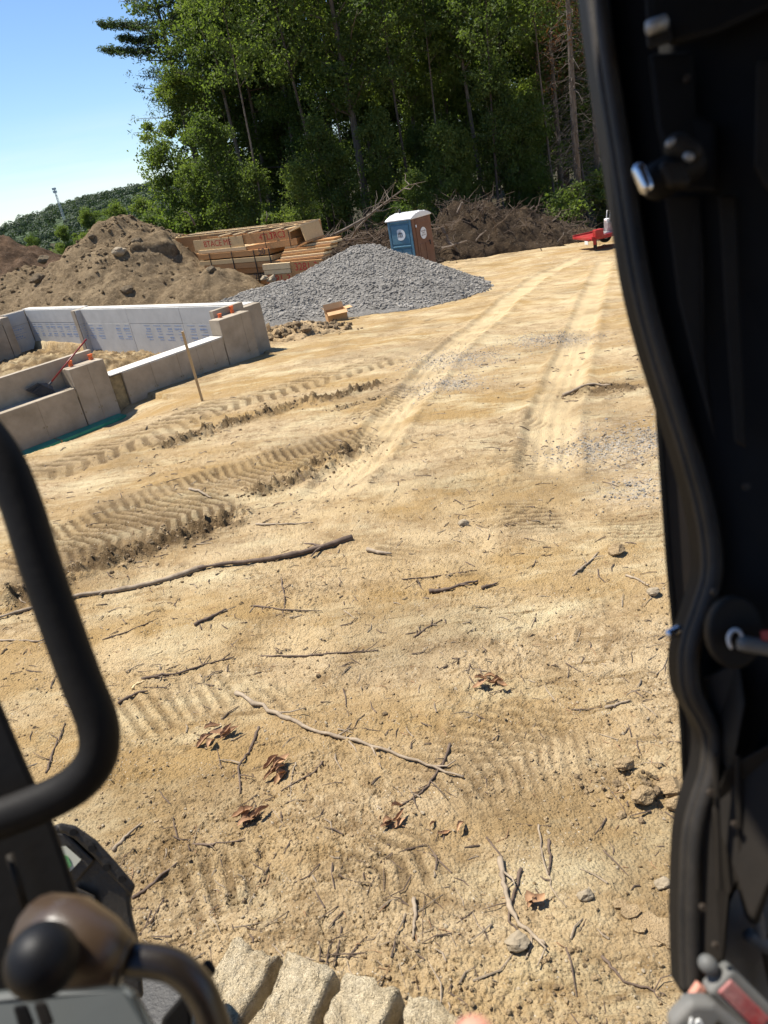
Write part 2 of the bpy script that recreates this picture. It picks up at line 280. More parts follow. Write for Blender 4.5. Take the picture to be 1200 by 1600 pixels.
# ------------------------------------------------------------------ mesh builder
class MB:
    def __init__(s): s.v = []; s.f = []; s.mi = []
    def add(s, V, Fc, mi=0):
        o = len(s.v); s.v.extend([tuple(map(float, p)) for p in V])
        s.f.extend([tuple(i + o for i in q) for q in Fc]); s.mi.extend([mi] * len(Fc)); return s
    def hexa(s, b, t, mi=0):   # 4 bottom + 4 top corners
        return s.add(list(b) + list(t), [(3, 2, 1, 0), (4, 5, 6, 7), (0, 1, 5, 4), (1, 2, 6, 5), (2, 3, 7, 6), (3, 0, 4, 7)], mi)
    def obox(s, c, ax, ay, az, mi=0):   # centre + half axes
        c, ax, ay, az = [np.array(q, float) for q in (c, ax, ay, az)]
        b = [c - ax - ay - az, c + ax - ay - az, c + ax + ay - az, c - ax + ay - az]
        return s.hexa(b, [p + 2 * az for p in b], mi)
    def box(s, a, b, mi=0):
        a = np.array(a, float); b = np.array(b, float); c = (a + b) / 2; h = (b - a) / 2
        return s.obox(c, (h[0], 0, 0), (0, h[1], 0), (0, 0, h[2]), mi)
    def tube(s, P, Rd, n=6, mi=0, cap=True):
        P = [np.array(p, float) for p in P]; k = len(P)
        if not hasattr(Rd, '__len__'): Rd = [Rd] * k
        V = []; Fc = []; prev = None
        for i in range(k):
            t = P[min(i + 1, k - 1)] - P[max(i - 1, 0)]; t = t / (np.linalg.norm(t) + 1e-9)
            if prev is None:
                a = np.cross(t, (0, 0, 1.0));
                if np.linalg.norm(a) < 0.1: a = np.cross(t, (1.0, 0, 0))
            else: a = prev - t * (prev @ t)
            a = a / (np.linalg.norm(a) + 1e-9); b = np.cross(t, a); prev = a
            for j in range(n):
                q = 2 * math.pi * j / n; V.append(P[i] + Rd[i] * (math.cos(q) * a + math.sin(q) * b))
        for i in range(k - 1):
            for j in range(n):
                Fc.append((i * n + j, i * n + (j + 1) % n, (i + 1) * n + (j + 1) % n, (i + 1) * n + j))
        if cap:
            Fc.append(tuple(range(n - 1, -1, -1))); Fc.append(tuple((k - 1) * n + j for j in range(n)))
        return s.add(V, Fc, mi)
    def prism(s, poly, off, mi=0):      # planar-ish polygon extruded by vector
        n = len(poly); off = np.array(off, float)
        V = [np.array(p, float) for p in poly] + [np.array(p, float) + off for p in poly]
        Fc = [tuple(range(n)), tuple(range(2 * n - 1, n - 1, -1))] + [(i, i + n, (i + 1) % n + n, (i + 1) % n) for i in range(n)]
        return s.add(V, Fc, mi)
    def blob(s, c, r, sub=2, amp=0.25, seed=0, squash=(1, 1, 1), mi=0, flat=0.0):
        V, Fc = ico(sub); V = V.copy()
        rr = np.random.default_rng(seed); ph = rr.uniform(0, 50, 3)
        d = 1 + amp * (vnoise(V[:, 0] * 1.3 + ph[0] + V[:, 2], V[:, 1] * 1.3 + ph[1] - V[:, 2] * .7, seed) + 0.5 * vnoise(V[:, 0] * 3 + ph[1], V[:, 1] * 3 + V[:, 2] * 2.7 + ph[2], seed + 3)) * 1.3
        V = V * d[:, None] * r * np.array(squash)
        return s.add(V + np.array(c), Fc, mi)
    def build(s, name, mat, parent=None, org=None, smooth=False, link=True, rot=None):
        if not s.v: return None
        me = bpy.data.meshes.new(name)
        o = np.array(org if org is not None else (parent['_o'] if parent is not None else (0, 0, 0)), float)
        V = np.array(s.v) - o
        if rot is not None: V = V @ np.array(rot)
        me.from_pydata(V.tolist(), [], s.f)
        mats = mat if isinstance(mat, (list, tuple)) else [mat]
        for q in mats: me.materials.append(q)
        if len(mats) > 1: me.polygons.foreach_set('material_index', s.mi)
        if smooth: me.polygons.foreach_set('use_smooth', [True] * len(s.f))
        me.update()
        ob = bpy.data.objects.new(name, me); COL.objects.link(ob)
        if parent is not None: ob.parent = parent
        else: ob.location = o
        if parent is not None and org is not None: ob.location = o - np.array(parent['_o'])
        if parent is None: ob['_o'] = [float(q) for q in o]
        else: ob['_o'] = [float(q) for q in o]
        return ob
_ic = {}
def ico(n):
    if n in _ic: return _ic[n]
    t = (1 + 5 ** .5) / 2
    V = [(-1, t, 0), (1, t, 0), (-1, -t, 0), (1, -t, 0), (0, -1, t), (0, 1, t), (0, -1, -t), (0, 1, -t), (t, 0, -1), (t, 0, 1), (-t, 0, -1), (-t, 0, 1)]
    Fc = [(0, 11, 5), (0, 5, 1), (0, 1, 7), (0, 7, 10), (0, 10, 11), (1, 5, 9), (5, 11, 4), (11, 10, 2), (10, 7, 6), (7, 1, 8), (3, 9, 4), (3, 4, 2), (3, 2, 6), (3, 6, 8), (3, 8, 9), (4, 9, 5), (2, 4, 11), (6, 2, 10), (8, 6, 7), (9, 8, 1)]
    V = [np.array(v) / np.linalg.norm(v) for v in V]
    for _ in range(n):
        c = {}; G2 = []
        def mid(a, b):
            k = (min(a, b), max(a, b))
            if k not in c:
                q = V[a] + V[b]; V.append(q / np.linalg.norm(q)); c[k] = len(V) - 1
            return c[k]
        for a, b, d in Fc:
            x, y, z = mid(a, b), mid(b, d), mid(d, a); G2 += [(a, x, z), (b, y, x), (d, z, y), (x, y, z)]
        Fc = G2
    _ic[n] = (np.array(V), Fc); return _ic[n]
def tag(o, label, cat, group=None, kind=None):
    if label: o['label'] = label
    if cat: o['category'] = cat
    if group: o['group'] = group
    if kind: o['kind'] = kind
    return o
def thing(name, loc, label, cat, group=None):
    o = bpy.data.objects.new(name, None); COL.objects.link(o); o.location = [float(q) for q in loc]
    o.empty_display_size = 0.1
    o['_o'] = [float(q) for q in loc]
    return tag(o, label, cat, group)
def mesh_np(name, V, Q, mat, smooth=True):
    me = bpy.data.meshes.new(name); V = np.asarray(V, np.float32); Q = np.asarray(Q, np.int32); k = Q.shape[1]
    me.vertices.add(len(V)); me.vertices.foreach_set('co', V.ravel())
    me.loops.add(Q.size); me.loops.foreach_set('vertex_index', Q.ravel())
    me.polygons.add(len(Q)); me.polygons.foreach_set('loop_start', np.arange(len(Q), dtype=np.int32) * k)
    me.polygons.foreach_set('use_smooth', np.full(len(Q), smooth))
    me.materials.append(mat); me.update(calc_edges=True); me.validate()
    return me
def link(name, me, parent=None, loc=(0, 0, 0)):
    o = bpy.data.objects.new(name, me); COL.objects.link(o); o.parent = parent; o.location = [float(q) for q in loc]; return o
def text_part(name, s, mat, parent, o, ex, ey, size):
    cu = bpy.data.curves.new('t', 'FONT'); cu.body = s; cu.size = size; cu.align_x = 'CENTER'; cu.align_y = 'CENTER'; cu.extrude = 0.001
    t = bpy.data.objects.new('t', cu); COL.objects.link(t)
    bpy.context.view_layer.update()
    me = bpy.data.meshes.new_from_object(t.evaluated_get(bpy.context.evaluated_depsgraph_get()))
    bpy.data.objects.remove(t); me.name = name
    ex = np.array(ex, float); ex /= np.linalg.norm(ex); ey = np.array(ey, float); ey -= ex * (ex @ ey); ey /= np.linalg.norm(ey); ez = np.cross(ex, ey)
    V = np.zeros(len(me.vertices) * 3); me.vertices.foreach_get('co', V); V = V.reshape(-1, 3)
    V = V[:, :1] * ex + V[:, 1:2] * ey + V[:, 2:] * ez + (np.array(o, float) - np.array(parent['_o']))
    me.vertices.foreach_set('co', V.ravel()); me.materials.clear(); me.materials.append(mat); me.update()
    return link(name, me, parent)

# ------------------------------------------------------------------ ground form
FO = lev(388.5, 485.5, 0.1)[:2]
FT = R_(44); FU = np.array([math.cos(FT), math.sin(FT)]); FV = np.array([-FU[1], FU[0]])
def base_z(x, y):
    yy = np.minimum(y, 60.0)
    t = np.clip((yy - 22) / 12.0, 0, 1)
    s = 0.062 * np.minimum(yy, 22) + 12 * (0.062 * t - 0.5 * 0.034 * t * t) + 0.028 * np.maximum(yy - 34, 0)
    dip = 7.0 * ss(52, 82, y) * ss(-8, -17, x) * ss(420, 260, y)
    return -s - 0.06 * np.clip(x, -22, 22) * ss(75, 55, y) - dip
_T = np.concatenate([np.linspace(0.6, 12, 500), np.linspace(12.05, 95, 700)])
def gp(px, py):
    """where a photo pixel meets the bare slope"""
    d = ray(px, py); K = _T / d[1]; P = CAM + K[:, None] * d
    g = P[:, 2] - base_z(P[:, 0], P[:, 1]); w = np.where(g < 0)[0]
    if len(w) == 0 or w[0] == 0: return P[-1]
    i = w[0]; k = K[i - 1] + (K[i] - K[i - 1]) * g[i - 1] / (g[i - 1] - g[i])
    return CAM + k * d
def path_px(pts, step=0.05):
    P = np.array([gp(*p)[:2] for p in pts]); return P
def pdist(x, y, P):
    """distance to a polyline, position along it, signed side"""
    best = np.full(x.shape, 1e9); sb = np.zeros(x.shape); sg = np.zeros(x.shape); acc = 0.0
    for a, b in zip(P[:-1], P[1:]):
        d = b - a; L = np.linalg.norm(d); d = d / L
        t = np.clip((x - a[0]) * d[0] + (y - a[1]) * d[1], 0, L)
        qx = x - a[0] - t * d[0]; qy = y - a[1] - t * d[1]
        dd = np.hypot(qx, qy); w = dd < best
        best = np.where(w, dd, best); sb = np.where(w, acc + t, sb); sg = np.where(w, d[0] * qy - d[1] * qx, sg); acc += L
    return best, sb, sg, acc
# (path, half width, depth, tread pitch, skew, damp, pale)
TRACKS = [
    ([(40, 745), (200, 690), (330, 640), (480, 596), (620, 560)], 0.46, 0.036, 0.25, 0.6, 0.20, 0.25),
    ([(50, 860), (200, 800), (350, 745), (500, 700), (590, 672)], 0.50, 0.034, 0.115, -0.3, 0.26, 0.15),
    ([(0, 905), (120, 860), (260, 815), (380, 775)], 0.40, 0.032, 0.12, 0.4, 0.38, 0.0),
    ([(560, 660), (600, 630), (640, 600)], 0.30, 0.035, 0.155, 0.3, 0.10, 0.1),
    ([(150, 1150), (270, 1095), (400, 1045)], 0.24, 0.016, 0.085, 0.0, 0.0, 0.25),
    ([(380, 1110), (470, 1060)], 0.16, 0.014, 0.085, 0.1, 0.0, 0.1),
    ([(800, 680), (815, 735)], 0.24, 0.018, 0.085, 0.0, 0.05, 0.0),
    ([(815, 770), (840, 835)], 0.24, 0.024, 0.085, 0.0, 0.20, 0.0),
    ([(985, 790), (1000, 850)], 0.26, 0.022, 0.075, 0.0, 0.05, 0.0),
    ([(740, 1240), (830, 1170), (930, 1110)], 0.26, 0.016, 0.085, 0.8, 0.0, 0.10),
    ([(640, 1260), (760, 1150), (850, 1090)], 0.22, 0.014, 0.085, 0.5, 0.0, 0.08),
    ([(220, 1430), (330, 1380), (460, 1330)], 0.20, 0.018, 0.085, 0.0, 0.0, 0.15),
    ([(500, 1420), (620, 1360), (700, 1300)], 0.20, 0.020, 0.085, 0.4, 0.08, 0.0),
]
_r = random.Random(4)
for _k in range(46):   # worn scraps of older tread prints all over the pad
    _x, _y = _r.uniform(380, 1020), _r.uniform(430, 760)
    if _k > 30: _x, _y = _r.uniform(230, 1040), _r.uniform(780, 1450)
    _a = _r.choice([0.25, -0.4, 1.2, 0.6, -0.1]) + _r.uniform(-.2, .2); _l = _r.uniform(25, 75) * (_y / 700)
    TRACKS.append(([(_x, _y), (_x + _l * math.cos(_a), _y - _l * math.sin(_a) * .6)], _r.uniform(.18, .34), _r.uniform(.008, .016), _r.choice([.085, .1, .15]), _r.uniform(-.6, .6), _r.uniform(0, .12), _r.uniform(0, .2)))
TRACKS = [(path_px(a), *b) for a, *b in TRACKS]
RUTS = [  # churned ridges of moist clods: path, half width, height
    ([(240, 700), (330, 672), (420, 645), (500, 622), (600, 598)], 0.22, 0.085),
    ([(380, 772), (470, 745), (520, 715), (575, 690)], 0.20, 0.070),
    ([(0, 960), (90, 905), (200, 865), (330, 820), (400, 795)], 0.22, 0.06),
    ([(520, 640), (600, 620)], 0.10, 0.040),
    ([(400, 540), (450, 525), (500, 522)], 0.35, 0.05),
    ([(930, 1205), (1000, 1215), (1060, 1235)], 0.10, 0.045),
    ([(890, 615), (950, 608), (1010, 610)], 0.25, 0.03),
]
RUTS = [(path_px(a), *b) for a, *b in RUTS]
WHEELS = [(path_px([(480, 800), (560, 725), (620, 645), (690, 560), (760, 500), (830, 440), (900, 405)]), 0.26),
          (path_px([(850, 760), (862, 650), (900, 540), (925, 460), (945, 410)]), 0.26)]
PALES = [(gp(700, 830), 1.1), (gp(600, 760), 1.0), (gp(430, 980), 0.7), (gp(200, 1020), 0.7), (gp(850, 470), 3.0), (gp(940, 430), 3.0), (gp(480, 820), 0.8), (gp(640, 560), 1.4)]
GRAVS = [(gp(1010, 690), 0.75), (gp(1000, 760), 0.35), (gp(720, 560), 0.9), (gp(700, 600), 0.6), (gp(860, 530), 0.8), (gp(920, 700), 0.45)]
def inside_found(x, y):
    u = (x - FO[0]) * FU[0] + (y - FO[1]) * FU[1]; v = (x - FO[0]) * FV[0] + (y - FO[1]) * FV[1]
    return u, v, ss(-9.4, -9.2, u) * ss(0.60, 0.5, u) * ss(0.08, 0.3, v) * ss(13.75, 13.6, v)
def ground_z(x, y, want_col=False):
    x = np.asarray(x, float); y = np.asarray(y, float)
    z = base_z(x, y)
    near = ss(60, 30, y)
    z = z + near * (0.05 * fbm(x, y, 3, 0.35, 1) + 0.020 * fbm(x, y, 3, 1.6, 5))
    fine = ss(34, 10, y)
    n1 = fbm(x, y, 4, 9.0, 11, 0.6)
    z = z + near * (0.0055 * n1 + 0.011 * fbm(x + 0.3 * n1, y, 3, 3.2, 15, 0.6))
    cl = fbm(x, y, 3, 24.0, 31, 0.6); reg = ss(0.05, 0.6, fbm(x, y, 3, 0.9, 77))
    z = z + fine * (0.03 + 0.97 * reg) * 0.020 * np.maximum(cl - 0.10, 0)
    rid = 1 - np.abs(fbm(x + 0.15 * n1, y, 3, 5.0, 131))
    z = z - fine * 0.018 * ss(0.90, 1.0, rid) * ss(0.1, 0.45, fbm(x, y, 2, 0.7, 141))
    # excavated strip along the low front wall
    u, v, ins = inside_found(x, y)
    tgt = -0.92 - 0.14 * ss(-3.4, -3.9, u)
    dig = ss(0.6, 0.1, u) * ss(-3.0, -0.30, v) * ss(0.6, 0.3, v) * ss(-12, -10, u)
    z = z + dig * np.where(u < -3, np.minimum(tgt - z, 0), (tgt - z) * 0.6)
    # spoil inside the walls
    zi = -1.25 + 1.0 * np.exp(-(((u + 3.2) / 2.2) ** 2 + ((v - 4.6) / 2.2) ** 2)) + 0.3 * np.exp(-(((u + 1.0) / 1.3) ** 2 + ((v - 2.0) / 1.5) ** 2)) + 0.10 * fbm(x, y, 6, 1.6, 9, .62) + .07 * np.maximum(fbm(x, y, 3, 6.0, 29), 0)
    z = z * (1 - ins) + zi * ins
    damp_shade = np.zeros(x.shape); pale = np.zeros(x.shape); grav = np.zeros(x.shape)
    wob = 0.07 * fbm(x, y, 3, 2.5, 41)
    def near_to(P, m):
        return np.where((x > P[:, 0].min() - m) & (x < P[:, 0].max() + m) & (y > P[:, 1].min() - m) & (y < P[:, 1].max() + m))[0]
    for P, hw, dep, pit, skew, da, pa in TRACKS:
        I = near_to(P, hw + .3)
        if not len(I): continue
        xs, ys_ = x[I], y[I]
        d, s, g, L = pdist(xs, ys_, P)
        ends = ss(-0.02, 0.25, s) * ss(L + .02, L - 0.25, s)
        w = ss(hw + 0.05, hw - 0.05, d + wob[I]) * ends
        patch = 0.5 + 0.5 * ss(-0.35, 0.25, fbm(xs, ys_, 2, 1.3, int(pit * 1000)))
        ph = (s + skew * np.abs(g)) / pit + 0.10 * fbm(xs, ys_, 2, 3.0, 51)
        bar = ss(0.34, 0.56, np.abs((ph % 1.0) - 0.5) * 2)
        z[I] += w * patch * 0.8 * dep * (bar * 1.1 - 0.7) * (0.8 + 0.5 * n1[I])
        damp_shade[I] = np.maximum(damp_shade[I], w * (da + 0.60 * (1 - bar) * patch * min(1.0, dep / .02))); pale[I] = np.maximum(pale[I], w * pa * bar)  # gaps between lugs darkened: fresh soil plus their cast shade painted in
    for P, hw, ht in RUTS:
        I = near_to(P, hw * 2 + .3)
        if not len(I): continue
        xs, ys_ = x[I], y[I]
        d, s, g, L = pdist(xs, ys_, P)
        e = ss(-0.02, 0.2, s) * ss(L + .02, L - 0.2, s)
        k = ss(hw * 1.5, hw * 0.3, d + wob[I]) * e
        gr = np.exp(-((g - hw * 1.15) / (hw * 0.35)) ** 2) * e * ss(-0.1, 0.25, fbm(xs, ys_, 2, 2.2, 71))
        z[I] += k * ht * (0.25 + 1.5 * np.maximum(fbm(xs, ys_, 4, 7.0, 61, 0.65), -0.25)) - gr * ht * 0.9
        damp_shade[I] = np.maximum.reduce([damp_shade[I], 0.95 * k * ss(-0.55, 0.1, fbm(xs, ys_, 3, 3.0, 63)), 0.75 * gr])
    for P, hw in WHEELS:
        I = near_to(P, hw + .4)
        if not len(I): continue
        xs, ys_ = x[I], y[I]
        d, s, g, L = pdist(xs, ys_, P)
        w = ss(hw + 0.12, hw - 0.10, d + wob[I] * 1.2) * ss(0, 0.8, s)
        z[I] += -w * 0.035 + w * fine[I] * 0.007 * np.sin(g * 42) + 0.03 * np.exp(-((d - hw - .1) / .07) ** 2) * ss(0, .8, s)
        pale[I] = np.maximum(pale[I], 0.95 * w * (0.6 + 0.6 * ss(-0.4, 0.4, fbm(xs, ys_, 2, 1.6, 91))))
    if not want_col: return z
    for P, r in PALES:
        k = np.exp(-((x - P[0]) ** 2 + (y - P[1]) ** 2) / (r * r)); pale = np.maximum(pale, 0.6 * k * ss(-0.3, 0.5, fbm(x, y, 4, 2.2, 101)))
    for P, r in GRAVS:
        k = np.exp(-((x - P[0]) ** 2 + (y - P[1]) ** 2) / (r * r)); grav = np.maximum(grav, np.clip(0.75 * k + 0.6 * fbm(x, y, 3, 3.0, 111) * k, 0, 0.8))
    big = fbm(x, y, 4, 0.55, 121)
    damp_shade = np.clip(damp_shade + 0.27 * ss(0.10, 0.65, big) + 0.07 * ss(5.5, 2.0, y), 0, 1)
    damp_shade = np.clip(np.maximum(damp_shade, ins * (0.62 + 0.6 * fbm(x, y, 4, 2.5, 19, .65))), 0, 1)
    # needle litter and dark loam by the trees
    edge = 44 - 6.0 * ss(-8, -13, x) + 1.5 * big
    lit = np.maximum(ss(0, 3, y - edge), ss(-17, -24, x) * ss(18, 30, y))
    damp_shade = np.maximum(damp_shade, 0.5 * ss(38, 44, y + 2 * big))
    return z, damp_shade, np.clip(pale, 0, 1), grav, np.clip(lit, 0, 1)
def gz(x, y): return float(ground_z(np.array([x]), np.array([y]))[0])
def gpt(px, py, h=0.0):
    P = gp(px, py); P = P.copy(); P[2] = gz(P[0], P[1]) + h; return P

def build_ground():
    ny, nx = 930, 640
    ys = np.concatenate([[-60, -12, -3, 0.0, 0.7, 1.0], 1.25 * (62 / 1.25) ** (np.linspace(0, 1, ny)), [66, 72, 80, 90, 105, 125, 150, 190, 250, 350, 500, 800, 1300, 2200, 3800]])
    t = np.linspace(-1, 1, nx); t = np.sign(t) * (0.50 * np.abs(t) + 0.50 * np.abs(t) ** 3)
    t = t * 0.98 - 0.10
    Y = np.repeat(ys[:, None], nx, 1)
    half = np.where(ys < 0.5, 60, np.maximum(ys, 0) + 1.6)
    half = np.where(ys > 62, 62 + (ys - 62) * 1.0 + 1.6, half)
    X = t[None, :] * half[:, None]
    sx = np.sign(np.linspace(-1, 1, nx)); X[:, 0] -= 60 + 0.6 * np.abs(ys); X[:, -1] += 60 + 0.6 * np.abs(ys)
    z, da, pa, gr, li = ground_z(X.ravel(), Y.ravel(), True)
    V = np.stack([X.ravel(), Y.ravel(), z], 1)
    k = len(ys); i = np.arange(k - 1)[:, None] * nx + np.arange(nx - 1)[None, :]
    Q = np.stack([i, i + 1, i + nx + 1, i + nx], -1).reshape(-1, 4)
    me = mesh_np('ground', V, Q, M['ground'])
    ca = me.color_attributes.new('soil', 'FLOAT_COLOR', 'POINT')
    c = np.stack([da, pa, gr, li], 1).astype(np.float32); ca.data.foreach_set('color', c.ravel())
    o = link('ground', me); o['kind'] = 'structure'; return o
build_ground()

# ------------------------------------------------------------------ foundation
def fp(u, v, z): 
    q = FO + FU * u + FV * v; return np.array([q[0], q[1], z])
U3 = np.array([FU[0], FU[1], 0]); V3 = np.array([FV[0], FV[1], 0]); Z3 = np.array([0, 0, 1.0])
def fbox(mb, ua, ub, va, vb, za, zb, mi=0):
    b = [fp(ua, va, za), fp(ub, va, za), fp(ub, vb, za), fp(ua, vb, za)]
    return mb.hexa(b, [p + Z3 * (zb - za) for p in b], mi)
def bevel(o, w=0.008, seg=2):
    md = o.modifiers.new('bevel', 'BEVEL'); md.width = w; md.segments = seg; md.limit_method = 'ANGLE'; return o
fd = thing('foundation', fp(0, 0, -1.0), 'pale grey poured concrete house foundation with stepped walls and foam-lined inside', 'foundation')
def wall(ua, ub, va, vb, za, zb, mat='concrete', name='wall', w=0.008):
    o = fbox(MB(), ua, ub, va, vb, za, zb).build(name, M[mat], fd); bevel(o, w); return o
def face_panels(cuts, v, za, zb):   # poured panels: each board-formed bay a slab 6 mm proud with a joint between
    for a, b in zip(cuts[:-1], cuts[1:]):
        o = fbox(MB(), a + 0.006, b - 0.006, v - 0.006, v + 0.02, za, zb - 0.004).build('formed_bay', M['concrete'], fd); bevel(o, 0.004, 1)
        for zt in (za + 0.25, za + 0.55, za + 0.85):
            if zt < zb - 0.1:
                for uu in (a + 0.03, b - 0.03):
                    c = fp(uu, v - 0.008, zt); MB().obox(c, U3 * 0.009, V3 * 0.004, Z3 * 0.014).build('tie_mark', M['stained'], fd)
# low front wall with ledge, taller pier, sill wall and right pier
wall(-10.0, -4.42, 0.02, 0.40, -1.6, -0.25)
wall(-10.0, -3.67, 0.42, 0.56, -1.6, 0.27)
wall(-4.40, -3.68, 0.02, 0.40, -1.6, 0.10)
wall(-3.40, -0.86, 0.02, 0.46, -1.6, -0.27, w=0.012)
o = fbox(MB(), -3.66, -3.42, 0.06, 0.44, -1.6, -0.29).build('stained_infill', M['stained'], fd)
wall(-0.84, 0.02, 0.02, 0.40, -1.6, 0.10)
wall(-0.66, 0.20, 0.42, 0.56, -1.6, 0.26)
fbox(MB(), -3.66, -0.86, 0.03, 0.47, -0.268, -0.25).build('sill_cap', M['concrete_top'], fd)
face_panels([-9.6, -8.7, -7.8, -6.9, -6.0, -5.2, -4.43], 0.02, -1.6, -0.25)
face_panels([-4.40, -4.05, -3.68], 0.02, -1.6, 0.10)
face_panels([-3.40, -2.75, -2.1, -1.6, -1.2, -0.87], 0.02, -1.6, -0.27)
face_panels([-0.84, -0.24, 0.02], 0.02, -1.6, 0.10)
# right wall, jog and back wall
wall(0.58, 0.84, 0.60, 9.10, -1.6, 0.10, w=0.006)
wall(0.20, 0.58, 0.58, 0.85, -1.6, 0.10)
wall(0.34, 0.84, 9.12, 9.34, -1.6, 0.10)
wall(0.70, 0.96, 9.36, 13.70, -1.6, 0.10)
wall(-0.10, 0.68, 13.45, 13.72, -1.6, 0.10)
wall(-0.38, -0.12, 13.0, 13.72, -1.6, 0.06)
wall(-10, -0.40, 13.0, 13.26, -1.6, 0.02)
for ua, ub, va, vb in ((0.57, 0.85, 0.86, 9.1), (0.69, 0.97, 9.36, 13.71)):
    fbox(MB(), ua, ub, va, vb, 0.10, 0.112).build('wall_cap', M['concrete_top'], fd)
rr = np.random.default_rng(3)
def foam(axis, c, a, b, z0=-1.5, z1=0.09):
    """white foam board with rows of blue print on the face that looks into the pit"""
    n = max(1, round((b - a) / 2.7)); L = (b - a) / n
    for k in range(n):
        s, e = a + k * L + 0.004, a + (k + 1) * L - 0.004
        for (zb, zt, printed) in ((-0.33, z1, False), (z0, -0.336, True)):
            jt = rr.uniform(0, .008)
            if axis == 'u': o = fbox(MB(), c - 0.05 - jt, c, s, e, zb, zt)
            else: o = fbox(MB(), s, e, c - 0.05 - jt, c, zb, zt)
            p = o.build('foam_board', M['foam'], fd); bevel(p, 0.003, 1)
            if not printed: continue
            mb = MB(); ncol = max(1, int(L / .48))
            for col in range(ncol):
                x0 = s + 0.06 + col * (L - 0.08) / ncol + rr.uniform(0, .05); w = (L - 0.08) / ncol * 0.74
                if rr.random() < .08: continue
                for row in range(6):
                    zt_ = -0.38 - row * 0.078; hh = [.022, .05, .022, .022, .05, .03][row]; ww = w * rr.uniform(0.45, 1.0); q = x0
                    while q < x0 + ww:
                        l = rr.uniform(0.02, 0.07); q1 = min(q + l, x0 + ww)
                        if axis == 'u': fbox(mb, c - 0.0525 - jt, c - 0.0503 - jt, q, q1, zt_ - hh * rr.uniform(.7, 1), zt_)
                        else: fbox(mb, q, q1, c - 0.0525 - jt, c - 0.0503 - jt, zt_ - hh * rr.uniform(.7, 1), zt_)
                        q += l + rr.uniform(.012, .03)
            pr = mb.build('print', M['ink_blue'], p)
            if pr: pr.location = (0, 0, 0); pr['kind'] = 'stuff'
foam('u', 0.575, 0.9, 9.08); foam('v', 9.115, 0.36, 0.57); foam('u', 0.695, 9.37, 13.4); foam('v', 13.445, -0.08, 0.62)
fbox(MB(), -10, -3.75, -0.30, 0.0, -1.06, -1.0).build('green_membrane', M['green'], fd)
fbox(MB(), -5.15, -5.12, -0.31, 0.0, -1.06, -0.995).build('membrane_seam', M['stained'], fd)

def clip(u, v, z, h, label):
    t = thing('form_clip', fp(u, v, z), label, 'clip', 'orange clips on the foundation')
    fbox(MB(), u - .035, u + .035, v - .03, v + .03, z, z + h * .35).build('foot', M['orange'], t)
    b = fp(u, v, z + h * .35)
    MB().hexa([b - U3 * .02 - V3 * .02, b + U3 * .02 - V3 * .02, b + U3 * .02 + V3 * .02, b - U3 * .02 + V3 * .02],
              [p + Z3 * h * .65 for p in (b - U3 * .045 - V3 * .03, b + U3 * .045 - V3 * .03, b + U3 * .045 + V3 * .03, b - U3 * .045 + V3 * .03)]).build('flared_head', M['orange'], t)
clip(-4.22, 0.28, 0.10, 0.11, 'orange plastic clip nearest the red broom handle')
clip(-3.78, 0.30, 0.10, 0.11, 'orange plastic clip at right end of the pier beside the broom')
clip(-0.60, 0.28, 0.10, 0.09, 'small orange clip on left of the pier nearest the gravel heap')
clip(-0.20, 0.34, 0.10, 0.16, 'tall orange clip on the pier nearest the gravel heap')

# broom leaning on the ledge
bt = lev(62, 619, -0.235)
top = atY(135, 530, bt[1] + 0.75)
br = thing('broom', bt, 'angled black broom with long red handle leaning on the concrete ledge', 'broom')
dv = top - bt; dv /= np.linalg.norm(dv); sdv = np.cross(dv, (0.35, -0.9, 0.1)); sdv /= np.linalg.norm(sdv); fdv = np.cross(dv, sdv)
k0 = bt + dv * 0.30
MB().tube([k0 - dv * .02, top], 0.0155, 8).build('handle', M['handle_red'], br, smooth=True)
MB().tube([k0 - dv * .08, k0 + dv * 0.05], [0.03, 0.018], 8).build('socket', M['bristle'], br, smooth=True)
a, b = k0 - dv * 0.06, k0 - dv * 0.06
MB().hexa([a - sdv * .15 - fdv * .03 - dv * .06, a + sdv * .13 - fdv * .03, a + sdv * .13 + fdv * .03, a - sdv * .15 + fdv * .03 - dv * .06],
          [a - sdv * .06 - fdv * .02 + dv * .03, a + sdv * .06 - fdv * .02 + dv * .05, a + sdv * .06 + fdv * .02 + dv * .05, a - sdv * .06 + fdv * .02 + dv * .03]).build('broom_head', M['bristle'], br)
mb = MB(); rr = np.random.default_rng(5)
for k in range(260):
    s = rr.uniform(-1, 1); g = rr.uniform(-1, 1)
    p = a + sdv * .17 * s + fdv * .03 * g - dv * (.03 - .03 * s)
    mb.tube([p, p - dv * (0.21 - 0.035 * s) + sdv * .08 * s + fdv * .025 * g], [.004, .003], 3)
mb.build('bristles', M['bristle'], br)

# grade stake
P = gpt(315, 622); q = atY(285, 518, P[1] + 0.02)
st = MB(); d = q - P; d = d / np.linalg.norm(d) ; a = np.cross(d, (0, 1, 0)); a /= np.linalg.norm(a); b = np.cross(d, a)
st.hexa([P - d * .15 - a * .004 - b * .004, P - d * .15 + a * .004 - b * .004, P - d * .15 + a * .004 + b * .004, P - d * .15 - a * .004 + b * .004],
        [P + a * .02 * i + b * .018 * j for i, j in ((-1, -1), (1, -1), (1, 1), (-1, 1))])
st.hexa([P + a * .02 * i + b * .018 * j for i, j in ((-1, -1), (1, -1), (1, 1), (-1, 1))], [q + a * .021 * i + b * .018 * j for i, j in ((-1, -1), (1, -1), (1, 1), (-1, 1))])
o = st.build('wooden_stake', M['stake'], org=P); tag(o, 'upright wooden grade stake in the dirt in front of the sill wall', 'stake')

